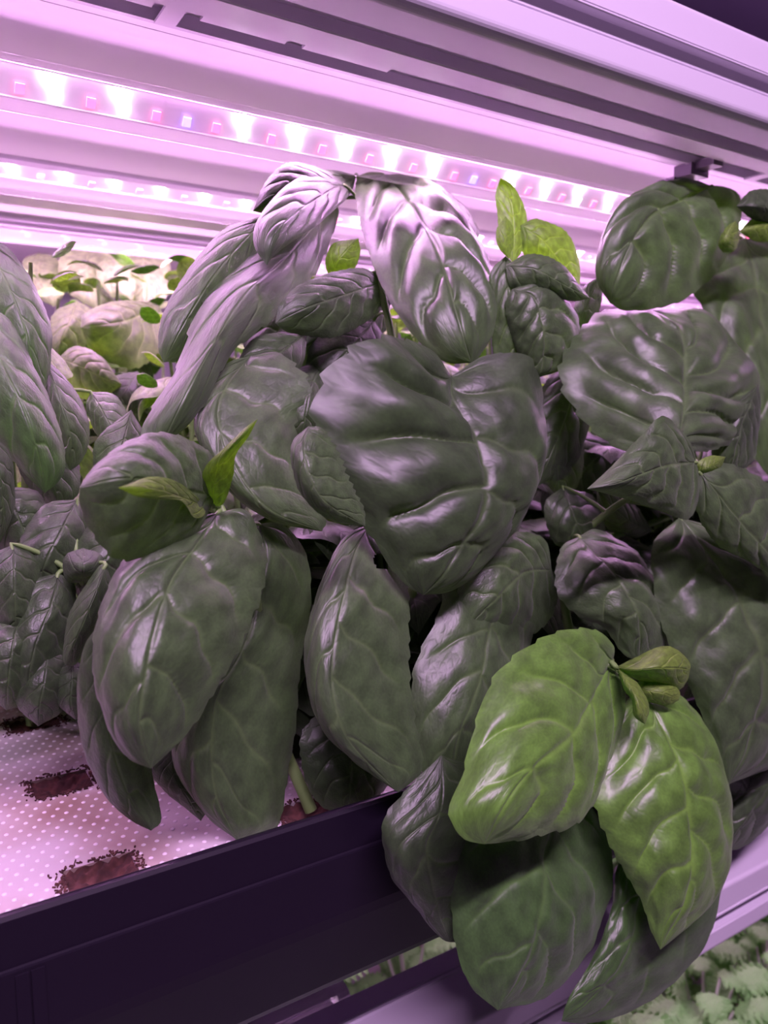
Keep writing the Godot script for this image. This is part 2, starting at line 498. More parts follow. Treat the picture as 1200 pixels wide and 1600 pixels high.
	leaf(p, "deep", 2, [260.7, 145.8, -460, 182.3, 113.2, -430], [237.5, 151.1, -451.5, 211.2, 147, -442.9, 193.3, 132.1, -436.1], [226.1, 137.5, -438.4, 199.5, 125.6, -427.6], [241.6, 129.2, -451.1, 208.6, 114.7, -438.6], {"nu": 56, "nv": 40, "quilt": 0.8, "teeth": 0.5})
	leaf(p, "mid", 0, [318.2, 71.5, -360, 333.5, 18.7, -355], [315.1, 61.1, -361.8, 322.6, 38.7, -360.9, 327.1, 24.1, -358], [328, 66.4, -351, 332.2, 45.6, -346.4, 334.8, 27, -349.4], [346.5, 79.5, -362.6, 370.7, 65, -362.8, 377.3, 45.1, -361.6, 361.9, 27.5, -359.3], {"nu": 50, "nv": 40, "quilt": 1.7, "teeth": 0.5, "label": "puckered leaf beside the heart-shaped one"})
	leaf(p, "mid", 1, [321.3, 92.8, -370, 324.3, 15.7, -365], [309.4, 80.4, -370.5, 310.8, 54, -369.5, 311.7, 31, -367.6], [318.6, 72.8, -363.4, 321.8, 46.2, -360.3], [340.5, 79.3, -370.4, 345.7, 48.2, -369.1, 343, 26.1, -367.2], {"nu": 56, "nv": 40, "quilt": 0.8, "teeth": 0.5})
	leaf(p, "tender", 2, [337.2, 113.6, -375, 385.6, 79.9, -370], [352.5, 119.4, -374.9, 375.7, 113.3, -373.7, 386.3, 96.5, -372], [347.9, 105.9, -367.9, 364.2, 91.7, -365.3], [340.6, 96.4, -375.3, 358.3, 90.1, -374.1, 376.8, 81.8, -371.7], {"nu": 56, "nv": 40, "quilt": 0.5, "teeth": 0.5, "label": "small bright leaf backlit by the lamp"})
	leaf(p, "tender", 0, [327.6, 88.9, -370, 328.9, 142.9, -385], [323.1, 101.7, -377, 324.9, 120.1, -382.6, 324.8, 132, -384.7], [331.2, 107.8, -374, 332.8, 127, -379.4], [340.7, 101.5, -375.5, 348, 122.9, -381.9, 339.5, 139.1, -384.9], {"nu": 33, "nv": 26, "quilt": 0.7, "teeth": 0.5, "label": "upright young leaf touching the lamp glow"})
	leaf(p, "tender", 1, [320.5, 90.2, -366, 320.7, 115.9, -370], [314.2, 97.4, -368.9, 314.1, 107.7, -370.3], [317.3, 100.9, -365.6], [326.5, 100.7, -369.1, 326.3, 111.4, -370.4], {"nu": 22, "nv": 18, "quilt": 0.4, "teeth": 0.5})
	leaf(p, "mid", 2, [317.2, 85.9, -365, 379.5, 70.3, -355], [336, 94.7, -363.3, 357.6, 90.3, -360.4, 371.8, 78.3, -357.3], [329.5, 83.5, -353.2, 352.6, 75.2, -349.4], [320.8, 72.9, -362.9, 344, 69.7, -359.6, 366, 67.9, -356.7], {"nu": 56, "nv": 40, "quilt": 0.9, "teeth": 1.0, "label": "leaf with a browned curling edge"})
	leaf(p, "deep", 0, [363.4, 116.7, -450, 336.1, 152.6, -460], [356.3, 116.5, -453.5, 344.5, 134, -459.6, 336.2, 144.9, -460.8], [356.1, 126.6, -448.4, 343.4, 141.1, -452.3], [368.9, 129.4, -454.8, 360.5, 144.9, -459.5, 345.1, 153.2, -460.7], {"nu": 33, "nv": 26, "quilt": 0.6, "teeth": 0.5})
	leaf(p, "tender", 1, [233.3, 78.2, -430, 246.8, 103.8, -420], [227.5, 88.7, -427.1, 232, 99.8, -423.8], [232.5, 89.7, -418.6], [244, 81.8, -427.1, 249.5, 94, -423.1], {"nu": 28, "nv": 22, "quilt": 0.4, "teeth": 0.5})
	leaf(p, "deep", 2, [265.3, 79.6, -420, 176.9, 46.2, -390], [242.1, 84.8, -412.1, 201.1, 71.3, -399.3, 182.5, 58.8, -393.3], [233.6, 68.9, -401.6, 194.8, 55.5, -387.1], [261.6, 63.1, -414.1, 222.9, 42.7, -401.9, 187.8, 41.9, -393], {"nu": 56, "nv": 40, "quilt": 0.5, "teeth": 0.5})
	leaf(p, "deep", 0, [201.1, 43.2, -400, 150.9, 13.1, -380], [182.8, 41.8, -394.7, 163.2, 37, -388.6, 152.6, 24.7, -383.6], [179.2, 32.3, -383.3, 159.2, 21.3, -375.6], [193.5, 23, -393.4, 170.7, 11.9, -386], {"nu": 56, "nv": 40, "quilt": 0.5, "teeth": 0.5})
	leaf(p, "mid", 1, [156.2, 27.3, -375, 169.9, -58.1, -325], [139.3, 21.3, -368.7, 121, 0, -357, 119.8, -17.7, -348.9, 127.6, -35.4, -340.4, 145.3, -51.4, -331.7], [134.2, 10.6, -354.4, 125.7, -4.4, -341.9, 128, -25.7, -328, 140.8, -44.7, -321], [169.9, 28, -367.3, 180.3, 12.3, -356.4, 167.7, -4.7, -347.5, 164.4, -30.8, -335.8, 173, -51.7, -327.4], {"nu": 70, "nv": 52, "quilt": 0.7, "teeth": 0.9, "label": "pale leaf behind the bud sprig"})
	leaf(p, "mid", 2, [145.8, -6.9, -290, 167.4, -49.6, -280], [138.3, -13.1, -289.4, 136.7, -22.2, -288.1, 140.5, -34.7, -286, 151.8, -46, -283.2], [139.9, -13.4, -282.9, 138.6, -24.9, -276.1, 145.1, -37.2, -273.4], [153, -8.6, -290, 160, -19.6, -288.2, 163.5, -31.4, -285.7, 168.1, -42.4, -282.6], {"nu": 56, "nv": 40, "quilt": 0.9, "teeth": 1.6, "label": "small leaf with sharp teeth"})
	leaf(p, "deep", 1, [289.4, 73.1, -450, 203, 30.6, -430], [261.7, 76.7, -445.7, 225.2, 63.2, -438.6, 207.2, 46.3, -433.7], [260.1, 59.2, -434.9, 222.2, 42.5, -424.9], [281.7, 51.2, -445.9, 247.8, 28.6, -438.7, 217.5, 23.5, -433.3], {"nu": 56, "nv": 40, "quilt": 0.6, "teeth": 0.5})
	leaf(p, "deep", 2, [221.6, 70.9, -440, 178, 25.6, -420], [202.4, 72.7, -436.1, 180.7, 55.5, -429.4, 172.2, 38.3, -424.3], [202.1, 54.4, -422.6, 184, 38.2, -414.8], [225.8, 55.2, -435.7, 206.1, 30.6, -427.6, 189.3, 22.4, -423.1], {"nu": 56, "nv": 40, "quilt": 0.6, "teeth": 0.5})
	leaf(p, "deep", 0, [264.3, 57, -430, 217.1, 11.5, -420], [242.8, 59.5, -429.4, 218.7, 42.5, -426.4, 211.5, 23, -423.1], [242.5, 41, -417.1, 222.7, 22.9, -413.9], [271.2, 41.1, -429.4, 249.9, 20.1, -426, 229.5, 9.8, -422.6], {"nu": 56, "nv": 40, "quilt": 0.6, "teeth": 0.5})
	leaf(p, "deep", 1, [219.5, 26.9, -420, 200.9, -22.4, -410], [202.1, 22.6, -419.4, 191.8, 0, -416, 194.2, -14.9, -412.9], [206.3, 11.1, -407.2, 200.1, -7.4, -403.5], [228.1, 19.4, -419.7, 223.9, -3.9, -416.5, 213.1, -19.1, -413], {"nu": 56, "nv": 40, "quilt": 0.6, "teeth": 0.5})
	p = plant("basil_plant", "basil plant with bright new bud above a large oval leaf by the raft", Vector3(0.163, RAFT_Y, -0.327))
	stem(p, [147, -145.1, -340, 131.8, -74.7, -320, 122.1, -43.8, -332])
	leaf(p, "mid", 0, [118, -38, -326, 53.3, -27.4, -286], [114.8, -21.8, -318.5, 100.6, -12.5, -310.7, 85, -9.2, -303.4, 70.5, -13.3, -296.3, 58.9, -21.1, -290], [96.4, -32.1, -301.7, 76.6, -25.6, -284, 64, -24.2, -278.8], [103, -53.3, -315.7, 84, -57.7, -306.5, 67.3, -56.2, -298.8, 57.9, -44.2, -292.7, 53.9, -34.5, -288.8], {"nu": 67, "nv": 56, "quilt": 0.9, "teeth": 0.5})
	leaf(p, "mid", 1, [120.4, -45.8, -330, 71.5, -132.9, -276], [103.3, -47.9, -324.6, 83.2, -53.8, -316.4, 69.1, -65.2, -308.4, 60.3, -82.5, -299.4, 56.1, -99.6, -291.3, 58.1, -115.2, -284.7, 63.8, -127.6, -279.7], [103.1, -55.7, -309.6, 88.2, -64.8, -294.2, 77.2, -78, -280.4, 69.9, -93.8, -271.4, 66.4, -111.5, -269.3], [131.8, -46, -325, 135.7, -64.1, -316, 128.2, -83.2, -306.7, 115.4, -99, -297.9, 100.7, -113, -289.5, 85.4, -126, -281.7], {"nu": 84, "nv": 68, "quilt": 1.25, "teeth": 0.6, "label": "largest leaf of the sprig"})
	leaf(p, "mid", 2, [144, -54.2, -340, 120.7, -198.6, -318], [139.3, -63.6, -339.6, 135.6, -84.6, -337.4, 117.5, -111.8, -333.3, 100.9, -137.7, -328.8, 94.6, -156.1, -325.7, 106, -181.4, -321.7], [142.6, -71.7, -330.2, 127.3, -103.4, -318.1, 110.3, -128.1, -312.4, 108.1, -166.1, -312.1], [156.2, -55.7, -339.6, 168.2, -73.2, -337.7, 167.9, -98, -335.1, 160.9, -125.5, -331.7, 155.2, -152.7, -328.1, 147.7, -180.6, -324.2, 140.8, -200.3, -321.2], {"nu": 75, "nv": 52, "quilt": 0.7, "teeth": 0.3})
	leaf(p, "deep", 0, [65.2, -79.5, -305, 77.9, -173.8, -305], [56.2, -91.7, -308, 53.1, -112.4, -309.7, 54.4, -135.4, -309.9, 61.3, -155.8, -308.7, 70.1, -167.4, -307.1], [63.1, -103, -298.3, 61.8, -125.6, -297, 68.1, -152.3, -299.6], [80.3, -104.2, -309.1, 81.9, -135.2, -309.9, 80.4, -151.9, -309, 82.8, -170.4, -306.7], {"nu": 61, "nv": 40, "quilt": 0.5, "teeth": 0.3})
	leaf(p, "deep", 1, [95.5, -152.8, -332, 107.4, -190.4, -330], [86.4, -161.8, -333.7, 93.4, -174.4, -333.4], [95.4, -164.1, -326.2, 101.6, -178.2, -326.2], [106.6, -167.2, -333.7, 111.4, -184.7, -332.2], {"nu": 56, "nv": 40, "quilt": 0.4, "teeth": 0.5})
	leaf(p, "tender", 2, [111, -41.7, -320, 62.3, -26.3, -268], [99.7, -33, -303.7, 86.8, -26.2, -288.1, 75.7, -23.9, -277.1, 67.4, -25.2, -270.4], [94.3, -34.6, -297, 79.7, -28.9, -279, 69.3, -26.8, -269.7], [107.4, -44.6, -313.2, 100.6, -43.8, -305.9, 92.5, -35.7, -293.9, 80.4, -32.7, -281.9, 70, -30.3, -273], {"nu": 39, "nv": 30, "quilt": 0.5, "teeth": 0.3, "label": "bright folded bud leaf"})
	leaf(p, "tender", 0, [117.3, -43, -328, 123.2, -3.6, -290], [108.3, -30.9, -315.2, 107.3, -23.1, -307.7, 111.9, -15.4, -298.8, 118.7, -7.1, -291.8], [111.7, -30.8, -311.4, 110.6, -21.2, -300.1, 114.2, -12.7, -291.7], [120, -40.6, -322.2, 119.4, -28.3, -309.1, 117.5, -18.8, -300.7, 120.5, -10.8, -293.8], {"nu": 42, "nv": 30, "quilt": 0.5, "teeth": 0.3, "label": "bright upright bud leaf"})
	p = plant("basil_plant", "low basil plant with dark shaded leaves beside the bare dimpled raft", Vector3(0.062, RAFT_Y, -0.520))
	stem(p, [54.7, -112.7, -400, 67.6, -78.3, -380])
	leaf(p, "mid", 1, [76.7, -69.7, -360, 56.3, -113.1, -355], [72.6, -72.4, -360.9, 60.6, -90, -360.4, 55.8, -107.7, -357], [69.6, -82, -351.6, 60.3, -100.7, -350], [79.3, -85.4, -362, 68, -104.6, -360.1, 60.9, -113.9, -357], {"nu": 56, "nv": 40, "quilt": 0.5, "teeth": 0.5, "label": "folded leaf with a lit edge"})
	leaf(p, "deep", 2, [59.7, -75.8, -380, 45.5, -133.5, -365], [45, -79.9, -378.6, 36.1, -98.7, -374.7, 36.4, -119.7, -369.9], [53.8, -87.7, -367.7, 45.1, -103.7, -359.9, 41.6, -120.7, -360.1], [66.5, -84.2, -379.2, 62.8, -107.5, -374.8, 55.2, -127.7, -369.1], {"nu": 56, "nv": 40, "quilt": 0.8, "teeth": 0.5})
	leaf(p, "deep", 0, [61.6, -113.9, -365, 60.1, -141.1, -360], [53.3, -118.8, -366.2, 51.1, -130.1, -364.9], [58.9, -120, -356.5, 57.5, -131.1, -354.8], [69.8, -123.4, -366.1, 67.2, -137.7, -363.6], {"nu": 56, "nv": 40, "quilt": 0.5, "teeth": 0.5})
	leaf(p, "deep", 1, [67.8, -80.1, -370, 68.3, -62.5, -365], [60.8, -77.2, -370.3, 61, -65.9, -368.4], [66, -70.7, -355.6], [76.5, -79.1, -370.3, 77.2, -68.1, -368.5], {"nu": 33, "nv": 30, "quilt": 0.5, "teeth": 0.5})
	leaf(p, "deep", 2, [37.1, -11.5, -390, 36.8, -61.5, -390], [28.8, -25.9, -393.5, 29.9, -49.4, -393.2], [38, -28.5, -383.5, 38.4, -46, -384], [44.2, -22, -393.1, 44.1, -44.5, -393.7], {"nu": 56, "nv": 40, "quilt": 0.5, "teeth": 0.5})
	leaf(p, "deep", 0, [58.2, -48.2, -420, 62.1, -83, -400], [45.8, -50.1, -415.7, 49.2, -71.6, -407], [55, -58.7, -402, 59, -70.6, -394.8], [72.2, -51.8, -414.2, 72.9, -70.6, -406.6], {"nu": 56, "nv": 40, "quilt": 0.5, "teeth": 0.5})
	leaf(p, "deep", 1, [111.7, -76.5, -420, 93.9, -114.7, -410], [94.3, -78.1, -418.9, 87.6, -97.5, -415.1], [102.6, -87.4, -406.8, 94.6, -101.2, -403.7], [121.3, -91.8, -418.8, 107, -110.6, -414.1], {"nu": 56, "nv": 40, "quilt": 0.5, "teeth": 0.5})
	leaf(p, "deep", 0, [73, -43.9, -400, 51, -86.5, -385], [58, -45.9, -398.3, 45.2, -62.8, -393.5, 44.9, -80.3, -388.4], [62.3, -56.9, -384.1, 53.8, -70.5, -379.2], [78.1, -56.9, -398.4, 71.5, -78, -393.1, 60, -86.8, -388.6], {"nu": 56, "nv": 40, "quilt": 0.7, "teeth": 0.5})
	leaf(p, "deep", 1, [41, -60.4, -380, 39.1, -106.7, -375], [30.3, -68.4, -382, 29.8, -94.5, -379.8], [39.6, -73.1, -369.7, 38.9, -90.1, -367.8], [52, -70.8, -382, 49.9, -94.5, -380.2, 44, -105.1, -377.3], {"nu": 56, "nv": 40, "quilt": 0.7, "teeth": 0.5})
	leaf(p, "deep", 2, [41.2, -92.1, -375, 32.5, -132.2, -365], [26.6, -98.6, -374.7, 23.6, -120.3, -370.4], [36.4, -102.7, -361.8, 33.1, -118.6, -358.8], [50.9, -102.6, -375.1, 47.1, -122.3, -371.7, 39.4, -131.8, -368.1], {"nu": 56, "nv": 40, "quilt": 0.7, "teeth": 0.5})
	leaf(p, "deep", 0, [95, -50.7, -390, 75.5, -95, -380], [79.6, -52.8, -390.1, 67.9, -70.3, -387.5, 67.7, -88.4, -383.5], [84.5, -64, -376.7, 76.4, -78.1, -373.5], [102.4, -64.4, -390.1, 94.2, -85.9, -386.6, 83.6, -95.2, -383], {"nu": 56, "nv": 40, "quilt": 0.7, "teeth": 0.5})
	leaf(p, "deep", 1, [51.5, -106.9, -368, 44.4, -140.6, -360], [40.4, -113.9, -367.7, 36.5, -130, -364.6], [47.8, -117.9, -356.6, 44.9, -128.6, -355.1], [60.5, -117.6, -367.9, 56.2, -135.7, -364.6], {"nu": 56, "nv": 40, "quilt": 0.5, "teeth": 0.5})
	leaf(p, "deep", 2, [40.3, -36.7, -410, 53.9, -74, -400], [31.3, -48.4, -409.9, 38.1, -67.2, -406.3], [45, -47.9, -396.5, 49.4, -63.2, -393.9], [57.1, -40.7, -409.5, 62.8, -59.8, -405.7], {"nu": 56, "nv": 40, "quilt": 0.7, "teeth": 0.5})
	p = plant("basil_plant", "basil plant with drooping leaves at the open end of the raft", Vector3(0.062, RAFT_Y, -0.616))
	stem(p, [60.3, -43.6, -480, 56.7, 27.8, -470, 53.2, 74.9, -470])
	leaf(p, "fresh", 2, [45.4, 87.1, -460, 63.7, 3.9, -430], [36.1, 64.5, -452.9, 41.8, 32.1, -441.7, 53, 11.3, -434.1], [51.2, 67.4, -441.6, 57.2, 44.4, -428.8, 60.4, 22.3, -425], [55.3, 84.4, -456.6, 65.1, 68.1, -449.7, 71.8, 46.5, -442.1, 69.8, 23.1, -435.4], {"nu": 56, "nv": 40, "quilt": 0.5, "teeth": 0.5})
	leaf(p, "fresh", 0, [42.4, 50.3, -435, 58.6, -40.2, -400], [28.9, 24.4, -425.7, 35.7, -6.1, -414.2, 48.7, -27.4, -405.4], [44, 24.1, -410.7, 51.4, 0, -396.9, 55.9, -21, -394], [52.3, 42.7, -430.6, 63.1, 12.6, -418.7, 69.2, -15.7, -408.7, 67.5, -31.9, -403.8], {"nu": 67, "nv": 48, "quilt": 1.0, "teeth": 0.5})
	leaf(p, "mid", 1, [69.8, 27.1, -450, 77, -32.1, -435], [68, 11.8, -447.4, 70, -6.8, -442.8, 73.1, -23.6, -438.1], [73.2, 6.6, -434.8, 77, -13.3, -430], [79.2, 17.1, -447.9, 87.7, 0, -443.7, 88.3, -15.5, -440.2, 82.8, -28, -437], {"nu": 56, "nv": 40, "quilt": 1.0, "teeth": 0.5})
	leaf(p, "mid", 2, [100.7, 10.7, -490, 113.1, -24.5, -470], [96.7, 0, -485.6, 102.9, -18.8, -475.9], [103.5, -1.9, -471.7, 108.1, -14.8, -465.6], [113.6, 8.5, -484.7, 120.5, -7.7, -477.3, 117.5, -20.9, -472.2], {"nu": 56, "nv": 40, "quilt": 0.7, "teeth": 0.5})
	leaf(p, "mid", 0, [111.4, 0, -440, 93.1, -51.6, -430], [91.4, -17.2, -437.9, 89.6, -37.8, -434], [102, -20.5, -426.5, 94.2, -37.3, -424.6], [117.4, -17.9, -438.9, 106.1, -45.7, -433.8], {"nu": 56, "nv": 40, "quilt": 0.6, "teeth": 0.5})
	leaf(p, "deep", 1, [66.6, 0, -460, 70.2, -53.5, -430], [51.7, -16.8, -449.3, 57.7, -43.2, -436.4], [63.6, -19.9, -436.3, 67.3, -39.5, -426.6], [80, -17.3, -447.5, 81.6, -41.1, -436.2], {"nu": 56, "nv": 40, "quilt": 0.6, "teeth": 0.5})
	p = plant("basil_plant", "basil plant with quilted and domed leaves under the grey beam clip", Vector3(0.363, RAFT_Y, -0.327))
	stem(p, [358.3, -106.8, -350, 386.7, -65.9, -340, 385.6, -31.9, -275])
	shoot(p, [403.5, -92.2, -365, 603.3, -66.6, -410, 679.8, 47.2, -430, 655.5, 136.6, -430, 573.3, 170.5, -400])
	leaf(p, "mid", 2, [350.4, -77.2, -330, 362.3, -147.9, -290], [328.6, -82.1, -323.8, 314.3, -102.2, -312.8, 323.4, -116.1, -305, 339, -124.6, -298.6, 349.7, -141, -292.9], [344.6, -85.5, -310.5, 346.3, -96.9, -294.1, 352.2, -116.3, -284.3], [362.8, -73.8, -326, 385.6, -88.2, -316.3, 399.3, -111.7, -306.5, 400.3, -134.8, -298.8, 387.1, -148.6, -293.9], {"nu": 61, "nv": 48, "quilt": 0.7, "teeth": 0.5})
	leaf(p, "mid", 0, [419.3, -68.1, -310, 418.8, -229.5, -265], [386.1, -82.4, -304.4, 379.5, -109.2, -296.7, 384.8, -141.6, -287.4, 399.6, -173.9, -278.5, 409.2, -202.3, -271.6], [426.7, -94.9, -286.9, 437.7, -125.7, -271.3, 441.3, -160.6, -261.9, 430.8, -198.6, -259], [498.3, -94, -301.8, 563.8, -143.9, -291.8, 559.6, -203.3, -281.9, 493, -232.1, -272.9], {"nu": 75, "nv": 56, "quilt": 0.7, "teeth": 0.3, "label": "large smooth hanging leaf"})
	leaf(p, "deep", 1, [551.7, -232.4, -300, 471.6, -309.8, -300], [497.1, -250.7, -304.8, 477.9, -279, -304.3, 469.2, -299.5, -302.1], [526.2, -258.2, -293, 490, -284.6, -293.1], [592.9, -285.7, -304.4, 539.1, -309.8, -304.5, 500.2, -315.5, -302.5], {"nu": 56, "nv": 40, "quilt": 0.5, "teeth": 0.5})
	leaf(p, "mid", 2, [370.3, -28.6, -265, 271.6, -36.9, -252], [363.1, -17.9, -264.4, 337.6, -3.3, -261.9, 316.2, -14, -259.3, 289.1, -28.8, -255.2], [335.3, -28, -254.1, 307.9, -30.3, -247.7, 283.6, -34.6, -246.2], [374.5, -44, -264.6, 362.6, -59, -262.8, 335.1, -51.9, -260.4, 306, -44, -257.2], {"nu": 61, "nv": 52, "quilt": 0.9, "teeth": 0.2, "label": "pointed leaf facing outward"})
	leaf(p, "mid", 0, [373, -33.3, -265, 462.5, -104.3, -260], [372.9, -53, -266.2, 393.8, -75, -265.6, 420.6, -87.3, -264.2, 444.9, -99.4, -262.2], [379.9, -44.8, -258, 395.8, -61.1, -253.9, 422.7, -80.5, -253.9], [396.2, -30.3, -266.1, 429.4, -39.1, -266.1, 458, -58.5, -265.1, 470.1, -84.1, -263], {"nu": 61, "nv": 48, "quilt": 1.5, "teeth": 0.7})
	leaf(p, "tender", 1, [372.3, -35.1, -266, 392.2, -26.3, -262], [371.6, -28.6, -265.1, 381.6, -25.3, -263.6], [375.6, -31.3, -260.6], [380.7, -36.1, -265.1, 389.2, -32.8, -263.6], {"nu": 22, "nv": 18, "quilt": 0.3, "teeth": 0.5})
	leaf(p, "mid", 2, [354.7, -21.2, -266, 452.6, 69.1, -365], [355.7, -26.5, -287.6, 349.2, -18.5, -311.5, 343.8, 0, -332.4, 344.7, 20.2, -345.7, 365.9, 40.2, -355.5, 399.9, 62.1, -363.5], [386.9, 0, -286.4, 427.9, 28.2, -315.5, 451.3, 54.7, -341.3], [418.9, -24, -290.4, 487.1, -12.1, -314.3, 529.4, 18.5, -336.6, 524.8, 43.1, -351.5, 502.7, 69.5, -363.2], {"nu": 78, "nv": 76, "quilt": 1.9, "teeth": 0.5, "mix": 0.8, "label": "broad domed leaf turned over at the top"})
	leaf(p, "mid", 0, [538.6, 169.2, -385, 392.3, 67.5, -350], [478.4, 154.9, -376.6, 431.6, 139, -368.9, 397.2, 111, -360.7, 385, 84.1, -354.3], [475.9, 145.6, -363.5, 423, 123, -348.4, 394.6, 93.7, -341.5, 388.6, 75.2, -344.5], [565.2, 161.7, -380.7, 542.5, 117.9, -371.4, 478.5, 78.8, -361, 415.7, 65.4, -353.2], {"nu": 72, "nv": 68, "quilt": 3.0, "teeth": 0.2, "label": "deeply quilted leaf below the beam"})
	leaf(p, "mid", 1, [623.5, 144.9, -410, 568.3, -53.9, -340], [550.8, 123.4, -396.3, 521, 95.9, -385.7, 528, 52.8, -368.6, 540, 14.4, -355.5, 545.9, -28.8, -344.9], [599.7, 97.8, -380.4, 578.1, 44.4, -354.3, 563.4, -4.8, -339.9], [673.6, 138, -393.8, 683.9, 65.7, -369.1, 638.7, -10.5, -349.8], {"nu": 61, "nv": 48, "quilt": 0.6, "teeth": 0.9})
	leaf(p, "deep", 2, [487.6, 16.9, -305, 455.6, -42, -300], [452.6, -4.1, -305.9, 439.2, -30.4, -303.3], [459.7, -4.1, -294.9, 450.6, -26.2, -294.1], [493.6, 0, -306.2, 486.1, -32, -303.9], {"nu": 56, "nv": 40, "quilt": 0.6, "teeth": 0.5})
	leaf(p, "deep", 0, [496.4, 138, -335, 557.2, 141.5, -330], [514, 150.6, -335.3, 541.7, 153.3, -333.6], [508.5, 137.3, -324], [519.6, 131.2, -335.1, 543.5, 132.5, -333.2], {"nu": 56, "nv": 40, "quilt": 0.6, "teeth": 0.5})
	leaf(p, "tender", 1, [503.2, 122.1, -336, 553, 132.1, -334], [518.3, 132.7, -336.8, 539.7, 137, -336], [522.1, 126.1, -331.6], [523.6, 118.6, -336.8, 544.1, 121.6, -336.1], {"nu": 25, "nv": 22, "quilt": 0.4, "teeth": 0.5})
	leaf(p, "tender", 2, [492.3, 107.5, -340, 500.3, 129.2, -337], [486.6, 113.4, -340.4, 492.9, 124.4, -339], [488.5, 115.8, -334.1], [507.2, 111.3, -340.3, 507.5, 123.2, -338.9], {"nu": 25, "nv": 22, "quilt": 0.4, "teeth": 0.5})
	leaf(p, "mid", 0, [396.9, 51.7, -380, 415.4, 91.3, -380], [392, 64.3, -381.7, 400.4, 81.8, -381.8], [396.9, 69, -375], [410.5, 56.9, -381.4, 419.6, 74.7, -381.9], {"nu": 56, "nv": 40, "quilt": 0.4, "teeth": 0.5})
	leaf(p, "deep", 1, [365.9, -49.8, -360, 387.1, -92.8, -350], [348.6, -61.2, -359.2, 357.3, -86.5, -355.6], [360.8, -64.7, -345.9, 367.7, -79.4, -343.6], [394.4, -59.8, -358.2, 400.1, -81.5, -354], {"nu": 56, "nv": 40, "quilt": 0.6, "teeth": 0.5})
	leaf(p, "deep", 2, [394.6, 34.5, -380, 343.3, -48.6, -360], [360.6, 16.6, -374.7, 343.4, -16.2, -367.1], [369.8, 0, -360.2, 348.6, -28.1, -354.8], [409, 8.7, -374.9, 383.1, -34, -366], {"nu": 56, "nv": 40, "quilt": 0.6, "teeth": 0.5})
	leaf(p, "deep", 0, [482.7, -92, -380, 395.9, -51.4, -360], [461.3, -75.2, -375.3, 412.5, -43.7, -364], [435.3, -78.7, -362.1, 403.1, -62.2, -354.8], [456.2, -94, -376, 416.6, -80.3, -368.8], {"nu": 56, "nv": 40, "quilt": 0.6, "teeth": 0.5})
	leaf(p, "deep", 1, [440.2, -179.2, -310, 508.8, -286.1, -300], [427.7, -207.6, -309, 460.6, -255.4, -304.9], [445.5, -203.1, -297.7, 471.6, -244.2, -293.5], [490.7, -198.1, -309.1, 529.2, -253.9, -304.9], {"nu": 56, "nv": 40, "quilt": 0.6, "teeth": 0.5})
	leaf(p, "deep", 2, [470.4, -24.6, -410, 394.9, -82.5, -400], [427.4, -18.9, -409.1, 396.3, -41.3, -406.2, 387.6, -68.4, -402.7], [428.8, -42, -396.7, 400.6, -63.7, -393.7], [478.3, -49.8, -409.2, 447.3, -77.6, -405.8, 417.3, -87.1, -402.7], {"nu": 56, "nv": 40, "quilt": 0.6, "teeth": 0.5})
	leaf(p, "deep", 0, [367.2, 0, -375, 368.4, -58.8, -365], [352.7, -12.4, -374.3, 355.3, -41.6, -369.9], [357.5, -20.4, -361.4, 359.6, -41, -358.6], [393.6, -8.6, -374.1, 394.1, -39, -370.4, 382.5, -55.6, -367.3], {"nu": 56, "nv": 40, "quilt": 0.6, "teeth": 0.5})
	p = plant("basil_plant", "basil plant with leaves bleached nearly white under the rearmost lamp tube", Vector3(0.162, RAFT_Y, -0.812))
	stem(p, [210.5, 26.8, -840, 224.1, 111.2, -880, 222.6, 171.7, -920])
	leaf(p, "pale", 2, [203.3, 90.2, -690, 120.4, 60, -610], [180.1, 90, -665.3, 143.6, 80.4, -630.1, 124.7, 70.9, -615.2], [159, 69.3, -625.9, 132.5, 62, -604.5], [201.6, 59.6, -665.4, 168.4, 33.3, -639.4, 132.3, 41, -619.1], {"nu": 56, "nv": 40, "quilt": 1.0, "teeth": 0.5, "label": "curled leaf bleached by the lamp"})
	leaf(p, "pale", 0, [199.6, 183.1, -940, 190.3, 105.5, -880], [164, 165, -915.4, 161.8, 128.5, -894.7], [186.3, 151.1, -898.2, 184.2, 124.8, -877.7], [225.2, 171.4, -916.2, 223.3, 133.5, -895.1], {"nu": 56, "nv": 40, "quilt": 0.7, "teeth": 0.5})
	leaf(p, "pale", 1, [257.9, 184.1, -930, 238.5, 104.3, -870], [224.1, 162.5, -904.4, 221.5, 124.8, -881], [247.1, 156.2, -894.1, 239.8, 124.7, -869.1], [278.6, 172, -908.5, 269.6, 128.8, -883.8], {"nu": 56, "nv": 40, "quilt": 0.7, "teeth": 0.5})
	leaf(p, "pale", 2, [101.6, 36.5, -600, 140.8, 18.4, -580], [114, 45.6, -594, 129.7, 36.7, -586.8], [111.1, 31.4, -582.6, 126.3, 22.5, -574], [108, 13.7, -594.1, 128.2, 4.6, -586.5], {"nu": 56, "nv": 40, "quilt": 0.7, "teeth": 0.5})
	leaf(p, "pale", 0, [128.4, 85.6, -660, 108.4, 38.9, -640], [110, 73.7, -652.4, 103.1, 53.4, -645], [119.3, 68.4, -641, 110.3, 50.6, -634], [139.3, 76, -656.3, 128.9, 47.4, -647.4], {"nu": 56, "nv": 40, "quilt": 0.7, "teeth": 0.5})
	leaf(p, "mid", 1, [157.9, 28.9, -600, 130.8, -4.6, -580], [136.9, 23.3, -591.5, 127.8, 6.9, -584.3], [145.4, 16.2, -580.4, 134.2, 2.3, -574.3], [165.9, 16.9, -595.7, 148.5, -2.4, -586.9], {"nu": 56, "nv": 40, "quilt": 0.7, "teeth": 0.5})
